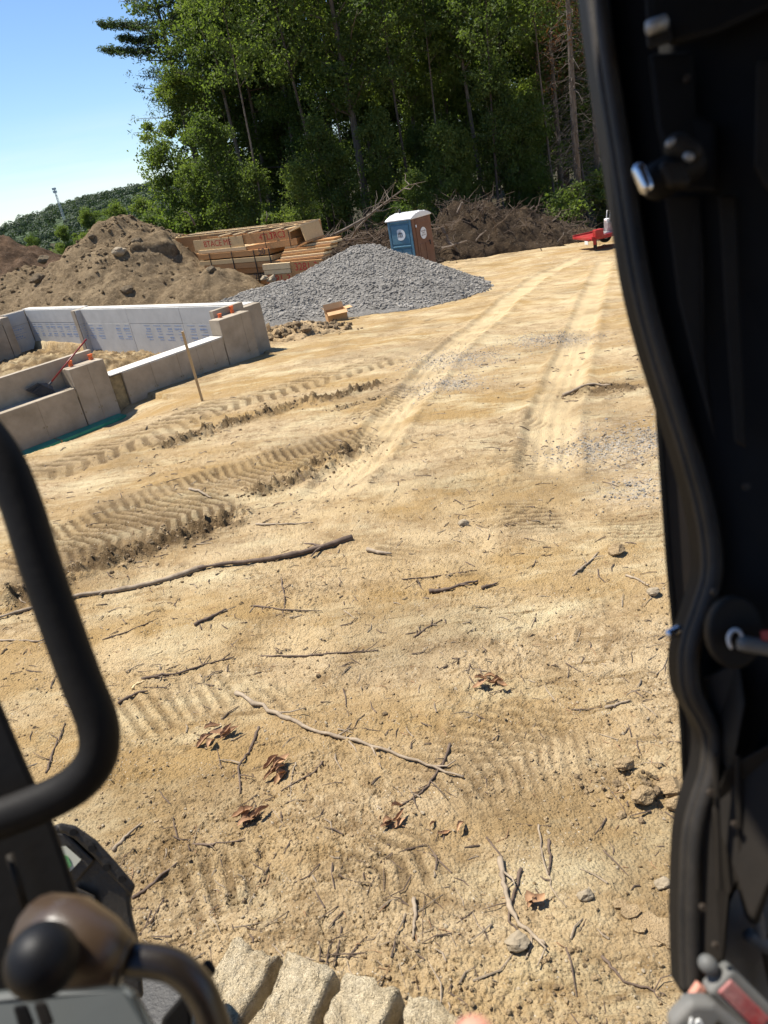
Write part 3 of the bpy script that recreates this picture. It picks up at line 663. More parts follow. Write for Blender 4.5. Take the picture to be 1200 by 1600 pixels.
# cardboard box
P = gpt(527, 501)
cb = thing('cardboard_box', P, 'open brown cardboard box with raised flaps beside the gravel heap', 'box')
ex = np.array([math.cos(R_(10)), math.sin(R_(10)), 0]); ey = np.array([-ex[1], ex[0], 0])
def cpnl(name, c, ax, ay, az, mat='card'): return MB().obox(c, ax, ay, az).build(name, M[mat], cb)
w, l, h = 0.29, 0.22, 0.16; tk = 0.004
cpnl('front_panel', P + ey * -l + Z3 * h, ex * w, ey * tk, Z3 * h)
cpnl('back_panel', P + ey * l + Z3 * h, ex * w, ey * tk, Z3 * h)
cpnl('side_panel', P + ex * -w + Z3 * h, ex * tk, ey * (l - .005), Z3 * h)
cpnl('side_panel', P + ex * w + Z3 * h, ex * tk, ey * (l - .005), Z3 * h)
cpnl('bottom_panel', P + Z3 * .008, ex * (w - .005), ey * (l - .005), Z3 * tk)
T = P + Z3 * 2 * h
def flap(edge, along, outv, ln, wd):
    outv = np.array(outv, float); outv /= np.linalg.norm(outv); nrm = np.cross(along, outv)
    MB().obox(edge + outv * ln / 2, along * wd, outv * ln / 2, nrm * .003).build('flap', M['card_in'], cb)
flap(T - ey * l, ex, -ey * .75 - Z3 * .35, .17, w)
flap(T + ey * l, ex, ey * .35 + Z3 * .9, .17, w)
flap(T + ex * w, ey, ex * .9 + Z3 * .1 - ey * .2, .19, l)
flap(T - ex * w, ey, -ex * .5 + Z3 * .8, .12, l)
mk = MB(); rr = np.random.default_rng(2)
for k in range(5): mk.obox(P + ey * (-l - .005) + Z3 * (.05 + .02 * (k % 3)) + ex * (-.2 + .035 * k), ex * .012, ey * .001, Z3 * .02)
mk.build('printed_mark', M['black_ink'], cb)

# ------------------------------------------------------------------ mounds
def heightfield(name, c, rx, ry, hfun, mat, n=140, rot=0.0, kind=None):
    t = np.linspace(-1.15, 1.15, n); A, B = np.meshgrid(t, t)
    x = c[0] + (A * rx) * math.cos(rot) - (B * ry) * math.sin(rot); y = c[1] + (A * rx) * math.sin(rot) + (B * ry) * math.cos(rot)
    g = ground_z(x.ravel(), y.ravel()).reshape(x.shape)
    h = hfun(A, B, x, y)
    z = np.where(h > 0, g + h, g - 0.25 + np.maximum(h, -.2))
    V = np.stack([x.ravel() - c[0], y.ravel() - c[1], z.ravel() - c[2]], 1)
    i = np.arange(n - 1)[:, None] * n + np.arange(n - 1)[None, :]
    Q = np.stack([i, i + 1, i + n + 1, i + n], -1).reshape(-1, 4)
    keep = (h.ravel()[Q] > -0.15).any(1)
    me = mesh_np(name, V, Q[keep], mat)
    o = link(name, me, None, c); o['_o'] = [float(q) for q in c]
    return o, (lambda a, b: None)
def stones(name, n, place, r0, r1, mat, parent=None, org=(0, 0, 0), seed=0, sub=0, squash=0.7):
    """many small stones joined into one mesh"""
    rr = np.random.default_rng(seed); V0, F0 = ico(sub); F0 = np.array(F0)
    P = np.array([p for p in place(rr, n)]); n = len(P)
    r = r0 + (r1 - r0) * rr.random(n) ** 2.5
    S = rr.uniform(0.6, 1.25, (n, 3)); S[:, 2] *= squash
    an = rr.uniform(0, 6.28, n); ca, sa = np.cos(an), np.sin(an)
    J = 1 + rr.uniform(-.28, .28, (n, len(V0), 1))
    W_ = V0[None] * J * S[:, None] * r[:, None, None]
    W_ = np.stack([W_[..., 0] * ca[:, None] - W_[..., 1] * sa[:, None], W_[..., 0] * sa[:, None] + W_[..., 1] * ca[:, None], W_[..., 2]], -1)
    V = (W_ + P[:, None, :] - np.array(org)).reshape(-1, 3)
    Q = (F0[None] + (np.arange(n) * len(V0))[:, None, None]).reshape(-1, 3)
    return link(name, mesh_np(name, V, Q, mat, smooth=False), parent, org if parent is None else (0, 0, 0))

# big spoil heap on the left
mc = np.array([-10.8, 37.5, 0.0]); mc[2] = gz(mc[0], mc[1])
pk = atY(180, 340, 37.5); toe = atY(330, 445, 32.3)
def big_h(A, B, x, y):
    px, py = pk[0], pk[1]
    d1 = np.hypot((x - px) / 6.4, (y - py) / 6.0); d2 = np.hypot((x - (px - 5.0)) / 7.5, (y - py - .5) / 5.5)
    d3 = np.hypot((x - (px + 4.2)) / 4.2, (y - py + 1.0) / 3.8)
    H0 = pk[2] - mc[2]
    d4 = np.hypot((x - toe[0]) / 3.4, (y - toe[1]) / 2.4)
    h = np.maximum.reduce([1.75 * (1 - d4 ** 1.3), (H0 + .25) * np.clip(1.12 - d1, 0, 1.0), 0.66 * H0 * (1 - d2), 0.34 * H0 * (1 - d3)])
    h = h * (1 + 0.10 * fbm(x, y, 3, 0.5, 3)) + 0.17 * fbm(x, y, 6, 0.8, 7, .58) + 0.08 * np.maximum(fbm(x, y, 4, 2.2, 17, .6), -.1)
    return h - 0.25
mo, _ = heightfield('earth_mound', mc, 11.5, 7.5, big_h, M['mound'], 230)
tag(mo, 'tall grey-brown spoil heap behind the foundation, crowned by a big boulder', 'earth mound')
def mzv(x, y): return ground_z(x, y) + np.maximum(0, big_h(0, 0, x, y))
def hit(fn, px, py, Y0=24, Y1=48):
    d = ray(px, py); Yv = np.arange(Y0, Y1, 0.1); P = CAM + d * (Yv / d[1])[:, None]
    w = np.where(P[:, 2] < fn(P[:, 0], P[:, 1]))[0]
    return P[w[0]] if len(w) else P[-1]
B0 = hit(mzv, 228, 412)
def facet(name, P, r, mat, seed, squash, label, cat, group=None, sub=3, amp=.3, cuts=5, sink=0.3):
    V, Fc = ico(sub); V = V.copy(); rr = np.random.default_rng(seed)
    for k in range(cuts):
        n = rr.normal(size=3); n /= np.linalg.norm(n); dd = rr.uniform(.55, .85); s = V @ n; V = V - np.maximum(s - dd, 0)[:, None] * n
    V = V * (1 + amp * 0.5 * vnoise(V[:, 0] * 2.2 + seed, V[:, 1] * 2.2 + V[:, 2] * 1.7, seed) + amp * .25 * vnoise(V[:, 0] * 6 + V[:, 2] * 5, V[:, 1] * 6 + seed, seed))[:, None]
    V = V * r * np.array(squash); o = P + np.array([0, 0, r * squash[2] * (1 - sink) - r * squash[2] * .0])
    mb = MB(); mb.add(V + o - np.array([0, 0, 0]), Fc); ob = mb.build(name, mat, org=P, smooth=(sub >= 3)); tag(ob, label, cat, group); return ob
bo = facet('boulder', B0 + np.array([-.1, 1.3, -1.3]), 1.4, M['mound'], 19, (.95, .9, 1.15), 'huge earthy boulder with a sheer face on top of the spoil heap', 'boulder', cuts=11, amp=.22)
ROCKS = [((188, 398), .28, 'flat pale slab of rock halfway up the spoil heap'), ((145, 372), .16, 'small rounded rock high on the left slope of the spoil heap'), ((200, 458), .26, 'grey flat stone at the foot of the spoil heap behind the concrete wall'),
         ((70, 410), .35, 'dark earth-coated rock on the left flank of the spoil heap'), ((215, 380), .2, 'small rock just under the big boulder'), ((60, 440), .3, 'lumpy brown rock low on the left flank of the spoil heap'), ((330, 425), .2, 'brown rock on the right toe of the spoil heap')]
for i, ((px, py), r, lb) in enumerate(ROCKS):
    facet('rock', hit(mzv, px, py), r, M['boulder'] if 'slab' not in lb else M['rock'], 30 + i, (1.2, .8, .7), lb, 'rock', 'rocks on the spoil heap', sub=2)
def on_mound(rr, n):
    x, y = pk[0] + rr.normal(size=n * 2) * 6, pk[1] - np.abs(rr.normal(size=n * 2)) * 3 + 1; k = big_h(0, 0, x, y) > .05; x, y = x[k][:n], y[k][:n]
    return np.stack([x, y, mzv(x, y)], 1)
tag(stones('loose_clods', 1500, on_mound, .02, .12, M['mound'], seed=4, sub=0), 'loose clods of grey-brown earth strewn over the spoil heap', 'clods', kind='stuff')
# darker heap far left
c2 = atY(-10, 400, 55); c2[2] = gz(c2[0], c2[1]); top2 = atY(25, 355, 55)[2] - c2[2]
def h2(A, B, x, y): return top2 * np.clip(1.08 - np.hypot(A / 1.0, B), 0, .95) + .25 * fbm(x, y, 5, .8, 23, .6) - .2
o, _ = heightfield('earth_mound', c2, 8, 6, h2, M['mound2'], 110); tag(o, 'dark reddish-brown earth mound at far left behind the spoil heap', 'earth mound')
# crumbly heap beside the box
c3 = gpt(462, 522)
def h3(A, B, x, y): return .34 * np.exp(-(A * A + B * B) * 2.2) + .11 * fbm(x, y, 4, 2.6, 29, .65) * np.exp(-(A * A + B * B)) - .09
o, _ = heightfield('clod_heap', c3, 1.7, 1.5, h3, M['clod'], 100); tag(o, 'low crumbly heap of broken clods between concrete pier and cardboard box', 'earth heap')
def at3(rr, n):
    x, y = c3[0] + rr.normal(size=n) * .7, c3[1] + rr.normal(size=n) * .5
    return np.stack([x, y, ground_z(x, y) + .25 * np.exp(-((x - c3[0]) ** 2 + (y - c3[1]) ** 2) * .9)], 1)
tag(stones('heap_clods', 260, at3, .02, .14, M['wetclod'], seed=8, sub=1), 'moist broken clods scattered over the low crumbly heap', 'clods', kind='stuff')
tag(MB().obox(gpt(424, 528, .25), (.05, 0, .02), (0, .01, .03), (-.02, 0, .12)).build('wood_scrap', M['wood_end'], org=gpt(424, 528)), 'small pale wood scrap sticking out of the crumbly heap', 'wood scrap')

# gravel heap
gc = np.array([0.9, 28.0, 0]); gc[2] = gz(gc[0], gc[1]); gpk = atY(572, 379, 28.3)
def gh(A, B, x, y):
    H0 = gpk[2] - gc[2] + .12
    d = np.hypot((x - gpk[0]) / np.where(x < gpk[0], 5.8, 4.2), (y - gpk[1]) / np.where(y < gpk[1], 6.0, 4.0))
    sh = np.hypot((x - gpk[0] + 3.2) / 4.6, (y - gpk[1] + 1.8) / 4.5)
    h = np.maximum(H0 * (1 - d) ** 1.0 * (1 + .0 * d), .55 * H0 * (1 - sh))
    h = np.where(d < .18, H0 * (1 - .18 - (d * d - .0324) / .36), h)
    return h + .07 * fbm(x, y, 3, .7, 3) - .03
go, _ = heightfield('gravel_heap', gc, 6.6, 6.4, gh, M['gravel'], 200)
tag(go, 'broad heap of grey crushed gravel between lumber and portable toilet', 'gravel heap')
def on_gravel(rr, n):
    x = gpk[0] + rr.uniform(-6.2, 5.8, n * 3); y = gpk[1] + rr.uniform(-5.6, 1.5, n * 3); h = gh(0, 0, x, y); k = h > -.03
    x, y, h = x[k][:n], y[k][:n], h[k][:n]; return np.stack([x, y, ground_z(x, y) + np.maximum(h, 0) + .01], 1)
o = stones('gravel_stones', 11500, on_gravel, .02, .065, M['stone'], seed=6); tag(o, 'loose grey crushed stones covering the gravel heap', 'gravel', kind='stuff')

# ------------------------------------------------------------------ lumber stacks
LA, LB = atY(274, 373, 36.5), atY(469, 352, 32.5)
e1 = (LB - LA) / np.linalg.norm(LB - LA); e3 = Z3 - e1 * (e1 @ Z3); e3 /= np.linalg.norm(e3); e2 = np.cross(e3, e1)
def z2(x, y): return (230 + x * .29167, 300 + y * .29167)
def onpl(px, py, dep):   # photo point on the plane dep metres behind the stack's front plane -> (s, h)
    d = ray(px, py); o = LA + e2 * dep; t = ((o - CAM) @ e2) / (d @ e2); P = CAM + t * d - o; return P @ e1, P @ e3
def board(mb, s0, s1, h0, h1, d0, d1, tilt=(0, 0)):
    b = [LA + e1 * s0 + e2 * d0 + e3 * (h0 + tilt[0]), LA + e1 * s1 + e2 * d0 + e3 * (h0 + tilt[1]), LA + e1 * s1 + e2 * d1 + e3 * (h0 + tilt[1]), LA + e1 * s0 + e2 * d1 + e3 * (h0 + tilt[0])]
    return mb.hexa(b, [p + e3 * (h1 - h0) for p in b])
def bpart(par, name, mat, *a, **k): return board(MB(), *a, **k).build(name, M[mat], par)
sA = lambda x, y, d: onpl(*z2(x, y), d)
def lot(s, h, d, lab, g='lumber stacked behind the gravel heap'):
    return thing('lumber_stack', LA + e1 * s + e3 * h + e2 * d, lab, 'lumber', g)
GB = -2.75
# tier 1: long open box frame at the back and on top
s0, t0 = sA(150, 250, 0); s1, t1 = sA(825, 170, 0)
q = lot(s0, GB, 0.5, 'long open timber frame on top of the lumber, pale cross-pieces showing')
bpart(q, 'long_board', 'wood_or', s0, s1, -.62, 0, 0, .05)
bpart(q, 'long_board', 'wood_or2', s0 - 1.0, s1 - .1, -.62, .0, 1.35, 1.40)
bpart(q, 'long_board', 'wood_or', s0 - .05, s1 - .4, -.62, -.02, .68, .73)
bpart(q, 'end_board', 'wood_pale', s0 - .10, s0 - .02, -.60, .0, .06, 1.34)
bpart(q, 'end_board', 'wood_or', s1 + .02, s1 + .07, -.62, .0, .02, 1.3)
for k, s in enumerate(np.linspace(s0 + 1.2, s1 - .8, 5)): bpart(q, 'cross_piece', 'wood_pale', s, s + .09, -.05, .0, .055, 1.34)
for dd in (0.0, 0.68, 1.35): bpart(q, 'top_plate', 'wood_pale', s0 - .02, s1 - .02, .003, .035, dd - .01, dd + .08)
b_ = [LA + e1 * s0 + e3 * -.6, LA + e1 * (s0 - 1.0) + e2 * 1.34 + e3 * -.6]
MB().hexa([b_[0], b_[0] + e1 * .05, b_[1] + e1 * .05, b_[1]], [p_ + e3 * .63 for p_ in (b_[0], b_[0] + e1 * .05, b_[1] + e1 * .05, b_[1])]).build('slanted_end_board', M['wood_pale'], q)
board(MB(), s0 + .4, s1 - 2.2, .04, .07, .45, .6).build('loose_batten', M['wood_end'], q)
for s in (s0 + 1.5, s1 - 2.4): bpart(q, 'strap', 'strap', s, s + .03, -.62, .01, -.006, -.001)
for k in range(4): bpart(q, 'under_board', 'wood_or2' if k % 2 else 'wood_or', s0 + .05, s1 - .3, GB + .5 + k * .38, GB + .86 + k * .38, .05, 1.3)
# tier 2: joists with red lettering, in front
a0, b0 = sA(250, 265, -.9); a1, b1 = sA(515, 250, -.9); a2, b2 = sA(762, 202, -.9)
hT = (b0 + b2) / 2
q = lot(a0, GB, -.9, 'pale joists with red sprayed letters and stubby rungs across their top')
bpart(q, 'joist', 'wood_pale', a0, a1, hT - .42, hT, -.95, -.9)
bpart(q, 'joist', 'wood_or', a1 + .01, a2, hT - .36, hT + .04, -.90, -.85)
bpart(q, 'joist', 'wood_or2', a0 + .2, a2 + .1, hT - .42, hT + .02, -.28, -.22)
for s in (a0 + 1.5, a0 + 2.3, a0 + 3.1, a0 + 4.3, a0 + 5.0): bpart(q, 'rung', 'wood_end', s, s + .12, hT + .045, hT + .085, -.96, -.2)
bpart(q, 'base_board', 'wood_end', a0 + .2, a1 + .1, hT - .56, hT - .43, -1.0, -.2)
bpart(q, 'base_board', 'wood_or', a1 + .12, a2 + .3, hT - .62, hT - .38, -.95, -.2, tilt=(-.05, .08))
text_part('red_lettering', 'BTACE ME', M['red_ink'], q, LA + e1 * (a0 + 1.35) + e2 * -.956 + e3 * (hT - .2), e1, e3, .34)
text_part('red_lettering', '4TL3', M['red_ink'], q, LA + e1 * (a1 + 1.2) + e2 * -.906 + e3 * (hT - .15), e1, e3, .34)
text_part('red_lettering', 'TRC3', M['red_ink'], q, LA + e1 * (a2 - .65) + e2 * -.906 + e3 * (hT - .12), e1, e3, .34)
for s in (a1 - .75, a1 + .02, a2 - 1.3, a2 - .05): bpart(q, 'strap', 'strap', s, s + .03, hT - .62, hT + .05, -.962, -.957)
# tier 3: thick stack of sheets and joists
c0, g0 = sA(285, 335, -1.1); c1, g1 = sA(690, 300, -1.1); c2_, g2 = sA(440, 445, -1.1)
q = lot(c0, GB, -1.1, 'thick stack of orange timber with black straps, 281-3 marked in black')
hh = (g0 + g1) / 2; n = 9; st_ = (hh - GB) / n
for k in range(n):
    j = rng.uniform(-.22, .22); tl = rng.uniform(-.03, .03)
    bpart(q, 'timber', ['wood_or', 'wood_or2', 'wood_pale'][(k * 2) % 3], c0 + j, c1 + j * 2 + (.35 if k < 4 else 0), GB + k * st_ + .008, GB + (k + 1) * st_ - .012 - .04 * (k % 3 == 1), -1.1 + rng.uniform(-.02, .10), .0, tilt=(tl * .4, -tl * .4))
for s in (c0 + .5, c0 + 1.75, c1 - .4, c1 - 1.2): bpart(q, 'strap', 'strap', s, s + .05, GB, hh + .01, -1.135, -1.128)
text_part('black_lettering', '281-3', M['black_ink'], q, LA + e1 * (c0 + 3.2) + e2 * -1.128 + e3 * (hh - 1.1), e1, e3, .42)
text_part('black_lettering', '50', M['black_ink'], q, LA + e1 * (c1 - .75) + e2 * -1.128 + e3 * (hh - .1), e1, e3, .36)
# tier 4: shorter stack to the right
d0, k0_ = sA(618, 385, -1.6); d1, k1 = sA(765, 380, -1.6); d2, k2 = sA(930, 350, -1.6)
q = lot(d0, GB, -1.6, 'short stack of fanned boards at right end of the lumber, 3281-3 in red')
hq = (k0_ + k1) / 2
bpart(q, 'pale_board', 'wood_end', d0, d1, hq - .22, hq, -1.65, -1.5)
bpart(q, 'pale_board', 'wood_end', d0 + .02, d1 - .03, hq - .40, hq - .24, -1.63, -1.5)
bpart(q, 'red_marked_panel', 'wood_or', d0 + .05, d1, hq - 1.1, hq - .42, -1.62, -1.5)
bpart(q, 'red_marked_panel', 'wood_or2', d1 + .02, d2, hq - 1.1, hq + .02, -1.62, -1.5)
text_part('red_lettering', '3281-3', M['red_ink'], q, LA + e1 * ((d0 + d1) / 2) + e2 * -1.626 + e3 * (hq - .62), e1, e3, .44)
text_part('red_lettering', '3281-3', M['red_ink'], q, LA + e1 * ((d1 + d2) / 2) + e2 * -1.626 + e3 * (hq - .2), e1, e3, .40)
text_part('red_lettering', '5-12', M['red_ink'], q, LA + e1 * ((d1 + d2) / 2 - .1) + e2 * -1.626 + e3 * (hq - .62), e1, e3, .40)
for k in range(7):
    s_, h_ = sA(720 + k * 9 + rng.uniform(-10, 10), 358 - k * 11, -1.3 + k * .12); e_, _h2 = sA(950 + k * 13 + rng.uniform(-15, 15), 330 - k * 8, -1.3 + k * .12)
    bpart(q, 'fanned_board', ['wood_or', 'wood_end', 'wood_or2', 'wood_pale'][k % 4], s_, e_, hq + .02 + k * .085, hq + .09 + k * .085, -1.5 + k * .12, -.95 + k * .12, tilt=(0, .05))
board(MB(), d1 - .2, d2 + .3, GB, hq - 1.12, -1.6, -.2).build('base_timber', M['wood_or2'], q)
# tilted short box on top
p0 = onpl(*z2(800, 285), -.6); kc = LA + e1 * (p0[0] + .5) + e2 * -.5 + e3 * (p0[1] + .38)
q = thing('timber_box', kc - e3 * .38, 'short open-ended timber box tipped over on the right end of the lumber', 'box')
ra = R_(24); f1 = e1 * math.cos(ra) + e3 * math.sin(ra) * .6 - e2 * .25; f1 /= np.linalg.norm(f1); f3 = np.cross(f1, e2); f3 /= np.linalg.norm(f3); f3 = -f3 if f3 @ Z3 < 0 else f3; f2 = np.cross(f3, f1)
MB().obox(kc + f3 * .32, f1 * .46, f2 * .5, f3 * .03).build('lid_board', M['wood_end'], q)
MB().obox(kc - f1 * .42, f1 * .03, f2 * .48, f3 * .285).build('side_board', M['wood_or'], q)
MB().obox(kc + f1 * .42, f1 * .03, f2 * .48, f3 * .285).build('side_board', M['wood_pale'], q)
MB().obox(kc + f2 * .3 , f1 * .385, f2 * .03, f3 * .27).build('back_board', M['wood_or2'], q)
MB().obox(kc - f3 * .33, f1 * .46, f2 * .5, f3 * .03).build('base_board', M['wood_or'], q)
for i, (px, py, r) in enumerate(((427, 436, .22), (445, 440, .17), (412, 433, .14))):
    facet('rock', atY(px, py, 31.5) - Z3 * .1, r, M['rock'], 70 + i, (1.3, .9, .7), ['largest pale rock at the foot of the lumber', 'middle-sized rock against the gravel edge by the lumber', 'smallest pale rock at the foot of the lumber'][i], 'rock', 'rocks by the lumber', sub=2)

# ------------------------------------------------------------------ portable toilet
pc = atY(641, 338, 31.5); px0 = np.array([pc[0], pc[1], pc[2] - 2.28])
pt = thing('portable_toilet', px0, 'portable toilet with blue side, brown door and white roof behind the gravel heap', 'toilet')
fa = R_(-42); dl = np.array([-math.cos(R_(40)), math.sin(R_(40)), 0]); dr = np.array([math.cos(R_(47)), math.sin(R_(47)), 0])
wl, wr = 1.18, 1.28; up = 2.1
def tb(name, mat, o, a, b, c, bev=.012, par=None):
    ob = MB().obox(o, a, b, c).build(name, M[mat], par or pt); bevel(ob, bev, 2); return ob
cen = px0 + dl * wl / 2 + dr * wr / 2
nl, nr_ = -dr, -dl    # outward normals of the blue side (faces camera-left) and the brown door side
tb('skid_base', 'tyre', cen + Z3 * .06, dl * (wl / 2 + .04), dr * (wr / 2 + .04), Z3 * .06)
tb('cabin_shell', 'blue', cen + Z3 * (.12 + up / 2), dl * (wl / 2 - .02), dr * (wr / 2 - .02), Z3 * up / 2)
lw = px0 + dl * wl / 2 + Z3 * .12        # blue side mid bottom
for s, w_ in ((-.52, .05), (.52, .05)): tb('corner_post', 'blue', lw + dl * s + Z3 * up / 2 + nl * -.005, dl * w_, dr * .03, Z3 * up / 2)
p = tb('side_panel', 'blue', lw + Z3 * (up * .72) + nl * .0, dl * .43, dr * .02, Z3 * .36)
tb('panel_rib', 'blue', lw + Z3 * up * .95, dl * .45, dr * .035, Z3 * .035); tb('panel_rib', 'blue', lw + Z3 * up * .5, dl * .45, dr * .035, Z3 * .03)
for s in (-.23, .23): tb('lower_panel', 'blue', lw + dl * s + Z3 * up * .25, dl * .18, dr * .02, Z3 * .42)
def disc(name, mat, c, n, r, rx=1.0, par=None, ax=None, th=.006):
    n = np.array(n, float); a = np.cross(n, Z3) if ax is None else ax; a = a / np.linalg.norm(a); b = np.cross(a, n)
    return MB().prism([c + a * r * rx * math.cos(t) + b * r * math.sin(t) for t in np.linspace(0, 2 * math.pi, 28, endpoint=False)], n * th).build(name, M[mat], par or pt)
lc = lw + Z3 * (up * .72) + nl * .022
disc('oval_sign', 'label', lc, nl, .22, 1.15)
exl = np.cross(Z3, nl); exr = np.cross(Z3, nr_)
for dx, hh_ in ((-.09, .09), (-.03, .13), (.03, .13), (.09, .09)):
    MB().prism([lc + nl * .008 + exl * (dx - .03) + Z3 * .02, lc + nl * .008 + exl * (dx + .03) + Z3 * .02, lc + nl * .008 + exl * dx + Z3 * (.02 + hh_)], nl * .003).build('tree_emblem', M['black_ink'], pt)
text_part('sign_lettering', 'A&A', M['black_ink'], pt, lc + nl * .009 - Z3 * .05, exl, Z3, .14)
rw = px0 + dr * wr / 2 + Z3 * .12
tb('door_frame', 'brown', rw + Z3 * up / 2, dr * (wr / 2), dl * .03, Z3 * up / 2)
dp = tb('door', 'brown', rw + Z3 * up / 2 + nr_ * .035, dr * .46, dl * .015, Z3 * (up / 2 - .1))
for s in (-.2, .2): tb('door_rib', 'brown', rw + dr * s + Z3 * .62 + nr_ * .055, dr * .15, dl * .01, Z3 * .42, par=dp)
tb('arched_rib', 'brown', rw + Z3 * 1.85 + nr_ * .052, dr * .34, dl * .008, Z3 * .05, par=dp)
rc = rw + Z3 * 1.42 + nr_ * .055
disc('round_sign', 'label', rc, nr_, .23)
for i, (s, z) in enumerate((('PORTABLE', .08), ('TOILET', 0), ('RENTALS', -.08))): text_part('sign_lettering', s, M['brown'], pt, rc + nr_ * .008 + Z3 * z, exr, Z3, .075)
tb('latch', 'label', rw - dr * .44 + Z3 * 1.75 + nr_ * .06, dr * .03, dl * .012, Z3 * .05, .004)
tb('handle', 'tyre', rw + dr * .36 + Z3 * 1.0 + nr_ * .06, dr * .03, dl * .02, Z3 * .09, .004)
rf = MB(); zr = px0[2] + .12 + up
pts = []
for t in np.linspace(-1, 1, 9):
    pts.append(px0 + dl * wl / 2 + dr * (wr / 2 + t * (wr / 2 + .06)) + dl * -(wl / 2 + .06) + np.array([0, 0, .12 + up + .0 + .17 * (1 - t * t)]))
lowp = [p_ * 1 for p_ in pts]
poly = [pts[0] - Z3 * .06] + pts + [pts[-1] - Z3 * .06]
ro = rf.prism(poly, dl * (wl + .12)).build('roof', M['white'], pt); bevel(ro, .02, 2)
for t in (-.5, 0, .5):
    tb('roof_rib', 'white', px0 + dl * wl / 2 + dr * (wr / 2 + t * wr / 2) + Z3 * (.12 + up + .17 * (1 - t * t) + .012), dl * (wl / 2 + .03), dr * .03, Z3 * .012, .006)
MB().tube([cen + dl * .35 + Z3 * (up + .2), cen + dl * .35 + Z3 * (up + .45)], .05, 10).build('vent_pipe', M['tyre'], pt, smooth=True)

# ------------------------------------------------------------------ red trailer at the right
tp = gpt(930, 392); TD = np.array([.985, .17, 0.0]); TD /= np.linalg.norm(TD); TN = np.array([-TD[1], TD[0], 0])
tr = thing('utility_trailer', tp, 'red flatbed utility trailer by the tree line, seen past the door post', 'trailer')
def tbox(name, mat, s, d, z, hs, hd, hz, bev=.01, par=None):
    ob = MB().obox(tp + TD * s + TN * d + Z3 * z, TD * hs, TN * hd, Z3 * hz).build(name, M[mat], par or tr); bevel(ob, bev, 2); return ob
tbox('deck', 'red', 1.75, .85, .50, 1.8, .85, .045); tbox('side_rail', 'red', 1.75, -.02, .55, 1.9, .03, .07); tbox('side_rail', 'red', 1.75, 1.72, .55, 1.9, .03, .07)
tbox('tail_bar', 'red', -.12, .85, .50, .04, .9, .05); tbox('light_box', 'red', .18, .0, .72, .2, .14, .17, .03)
tbox('corner_bracket', 'red', -.02, -.03, .40, .06, .05, .12); tbox('tail_lamp', 'handle_red', -.17, .12, .5, .012, .08, .04)
tbox('licence_plate', 'label', -.18, .42, .36, .008, .15, .075, .003); tbox('mud_flap', 'tyre', .12, .2, .26, .015, .15, .2)
for dd in (-.12, 1.8):
    w_ = MB(); c = tp + TD * 1.5 + TN * dd + Z3 * .32
    ring = [c + TD * .32 * math.cos(t) + Z3 * .32 * math.sin(t) - TN * .09 for t in np.linspace(0, 6.283, 24, endpoint=False)]
    wo = w_.prism(ring, TN * .18).build('wheel', M['tyre'], tr); bevel(wo, .02, 2)
    MB().prism([c + TD * .17 * math.cos(t) + Z3 * .17 * math.sin(t) - TN * .1 for t in np.linspace(0, 6.283, 16, endpoint=False)], TN * .2).build('rim', M['steel'], wo)
tbox('tongue', 'red', 4.2, .85, .48, .7, .05, .05)
gm_ = tp + TD * 1.05 + TN * .55 + Z3 * .55
gmt = thing('plate_compactor', gm_, 'grey plate compactor with upright handle standing on the red trailer', 'compactor')
def gbx(name, mat, s, d, z, hs, hd, hz): ob = MB().obox(gm_ + TD * s + TN * d + Z3 * z, TD * hs, TN * hd, Z3 * hz).build(name, M[mat], gmt); bevel(ob, .02, 2); return ob
gbx('base_plate', 'steel', 0, 0, .05, .34, .24, .05); gbx('engine_block', 'steel', .02, 0, .30, .2, .18, .2); gbx('air_filter', 'tyre', .1, -.08, .56, .09, .09, .06); gbx('fuel_tank', 'label', -.08, .02, .57, .1, .13, .06)
MB().tube([gm_ + TD * -.2 + TN * -.15 + Z3 * .1, gm_ + TD * -.05 + TN * -.15 + Z3 * .6, gm_ + TD * .0 + TN * -.15 + Z3 * .95, gm_ + TD * .0 + TN * .15 + Z3 * .95, gm_ + TD * -.05 + TN * .15 + Z3 * .6, gm_ + TD * -.2 + TN * .15 + Z3 * .1], .025, 8).build('handle', M['steel'], gmt, smooth=True)

# ------------------------------------------------------------------ brush berm and fallen limbs
def crooked(rr, a, b, n=6, wob=.08):
    a = np.array(a, float); b = np.array(b, float); L = np.linalg.norm(b - a); P = [a + (b - a) * t for t in np.linspace(0, 1, n)]
    for i in range(1, n - 1): P[i] = P[i] + rr.normal(size=3) * wob * L
    return P
bc = atY(785, 375, 41); bc[2] = gz(bc[0], bc[1])
def bermh(A, B, x, y):
    u_ = (x - bc[0]); tz = np.interp(u_, [-4.4, -3.2, -2.0, -.4, 1.0, 2.6, 4.4, 6.5], [0, 2.0, 2.75, 2.2, 1.9, 1.2, .55, -.2])
    return tz * np.clip(1.08 - (np.abs(y - bc[1]) / 3.2) ** 1.4, -0.2, 1) + .32 * fbm(x, y, 5, .8, 43, .62) - .18
bm_ = thing('brush_berm', bc, 'dark berm of torn roots, soil and brush at the forest edge behind the portable toilet', 'brush pile')
bo_, _ = heightfield('soil', bc, 10, 4.2, bermh, M['berm'], 150); bo_.parent = bm_; bo_.location = (0, 0, 0)
rr = np.random.default_rng(21)
bx_, by_ = bc[0] + rr.uniform(-4.2, 4.6, 620), bc[1] - np.abs(rr.normal(size=620)) * 1.6 + .6
bz_ = ground_z(bx_, by_) + np.maximum(0, bermh(0, 0, bx_, by_))
rt = MB(); rt2 = MB()
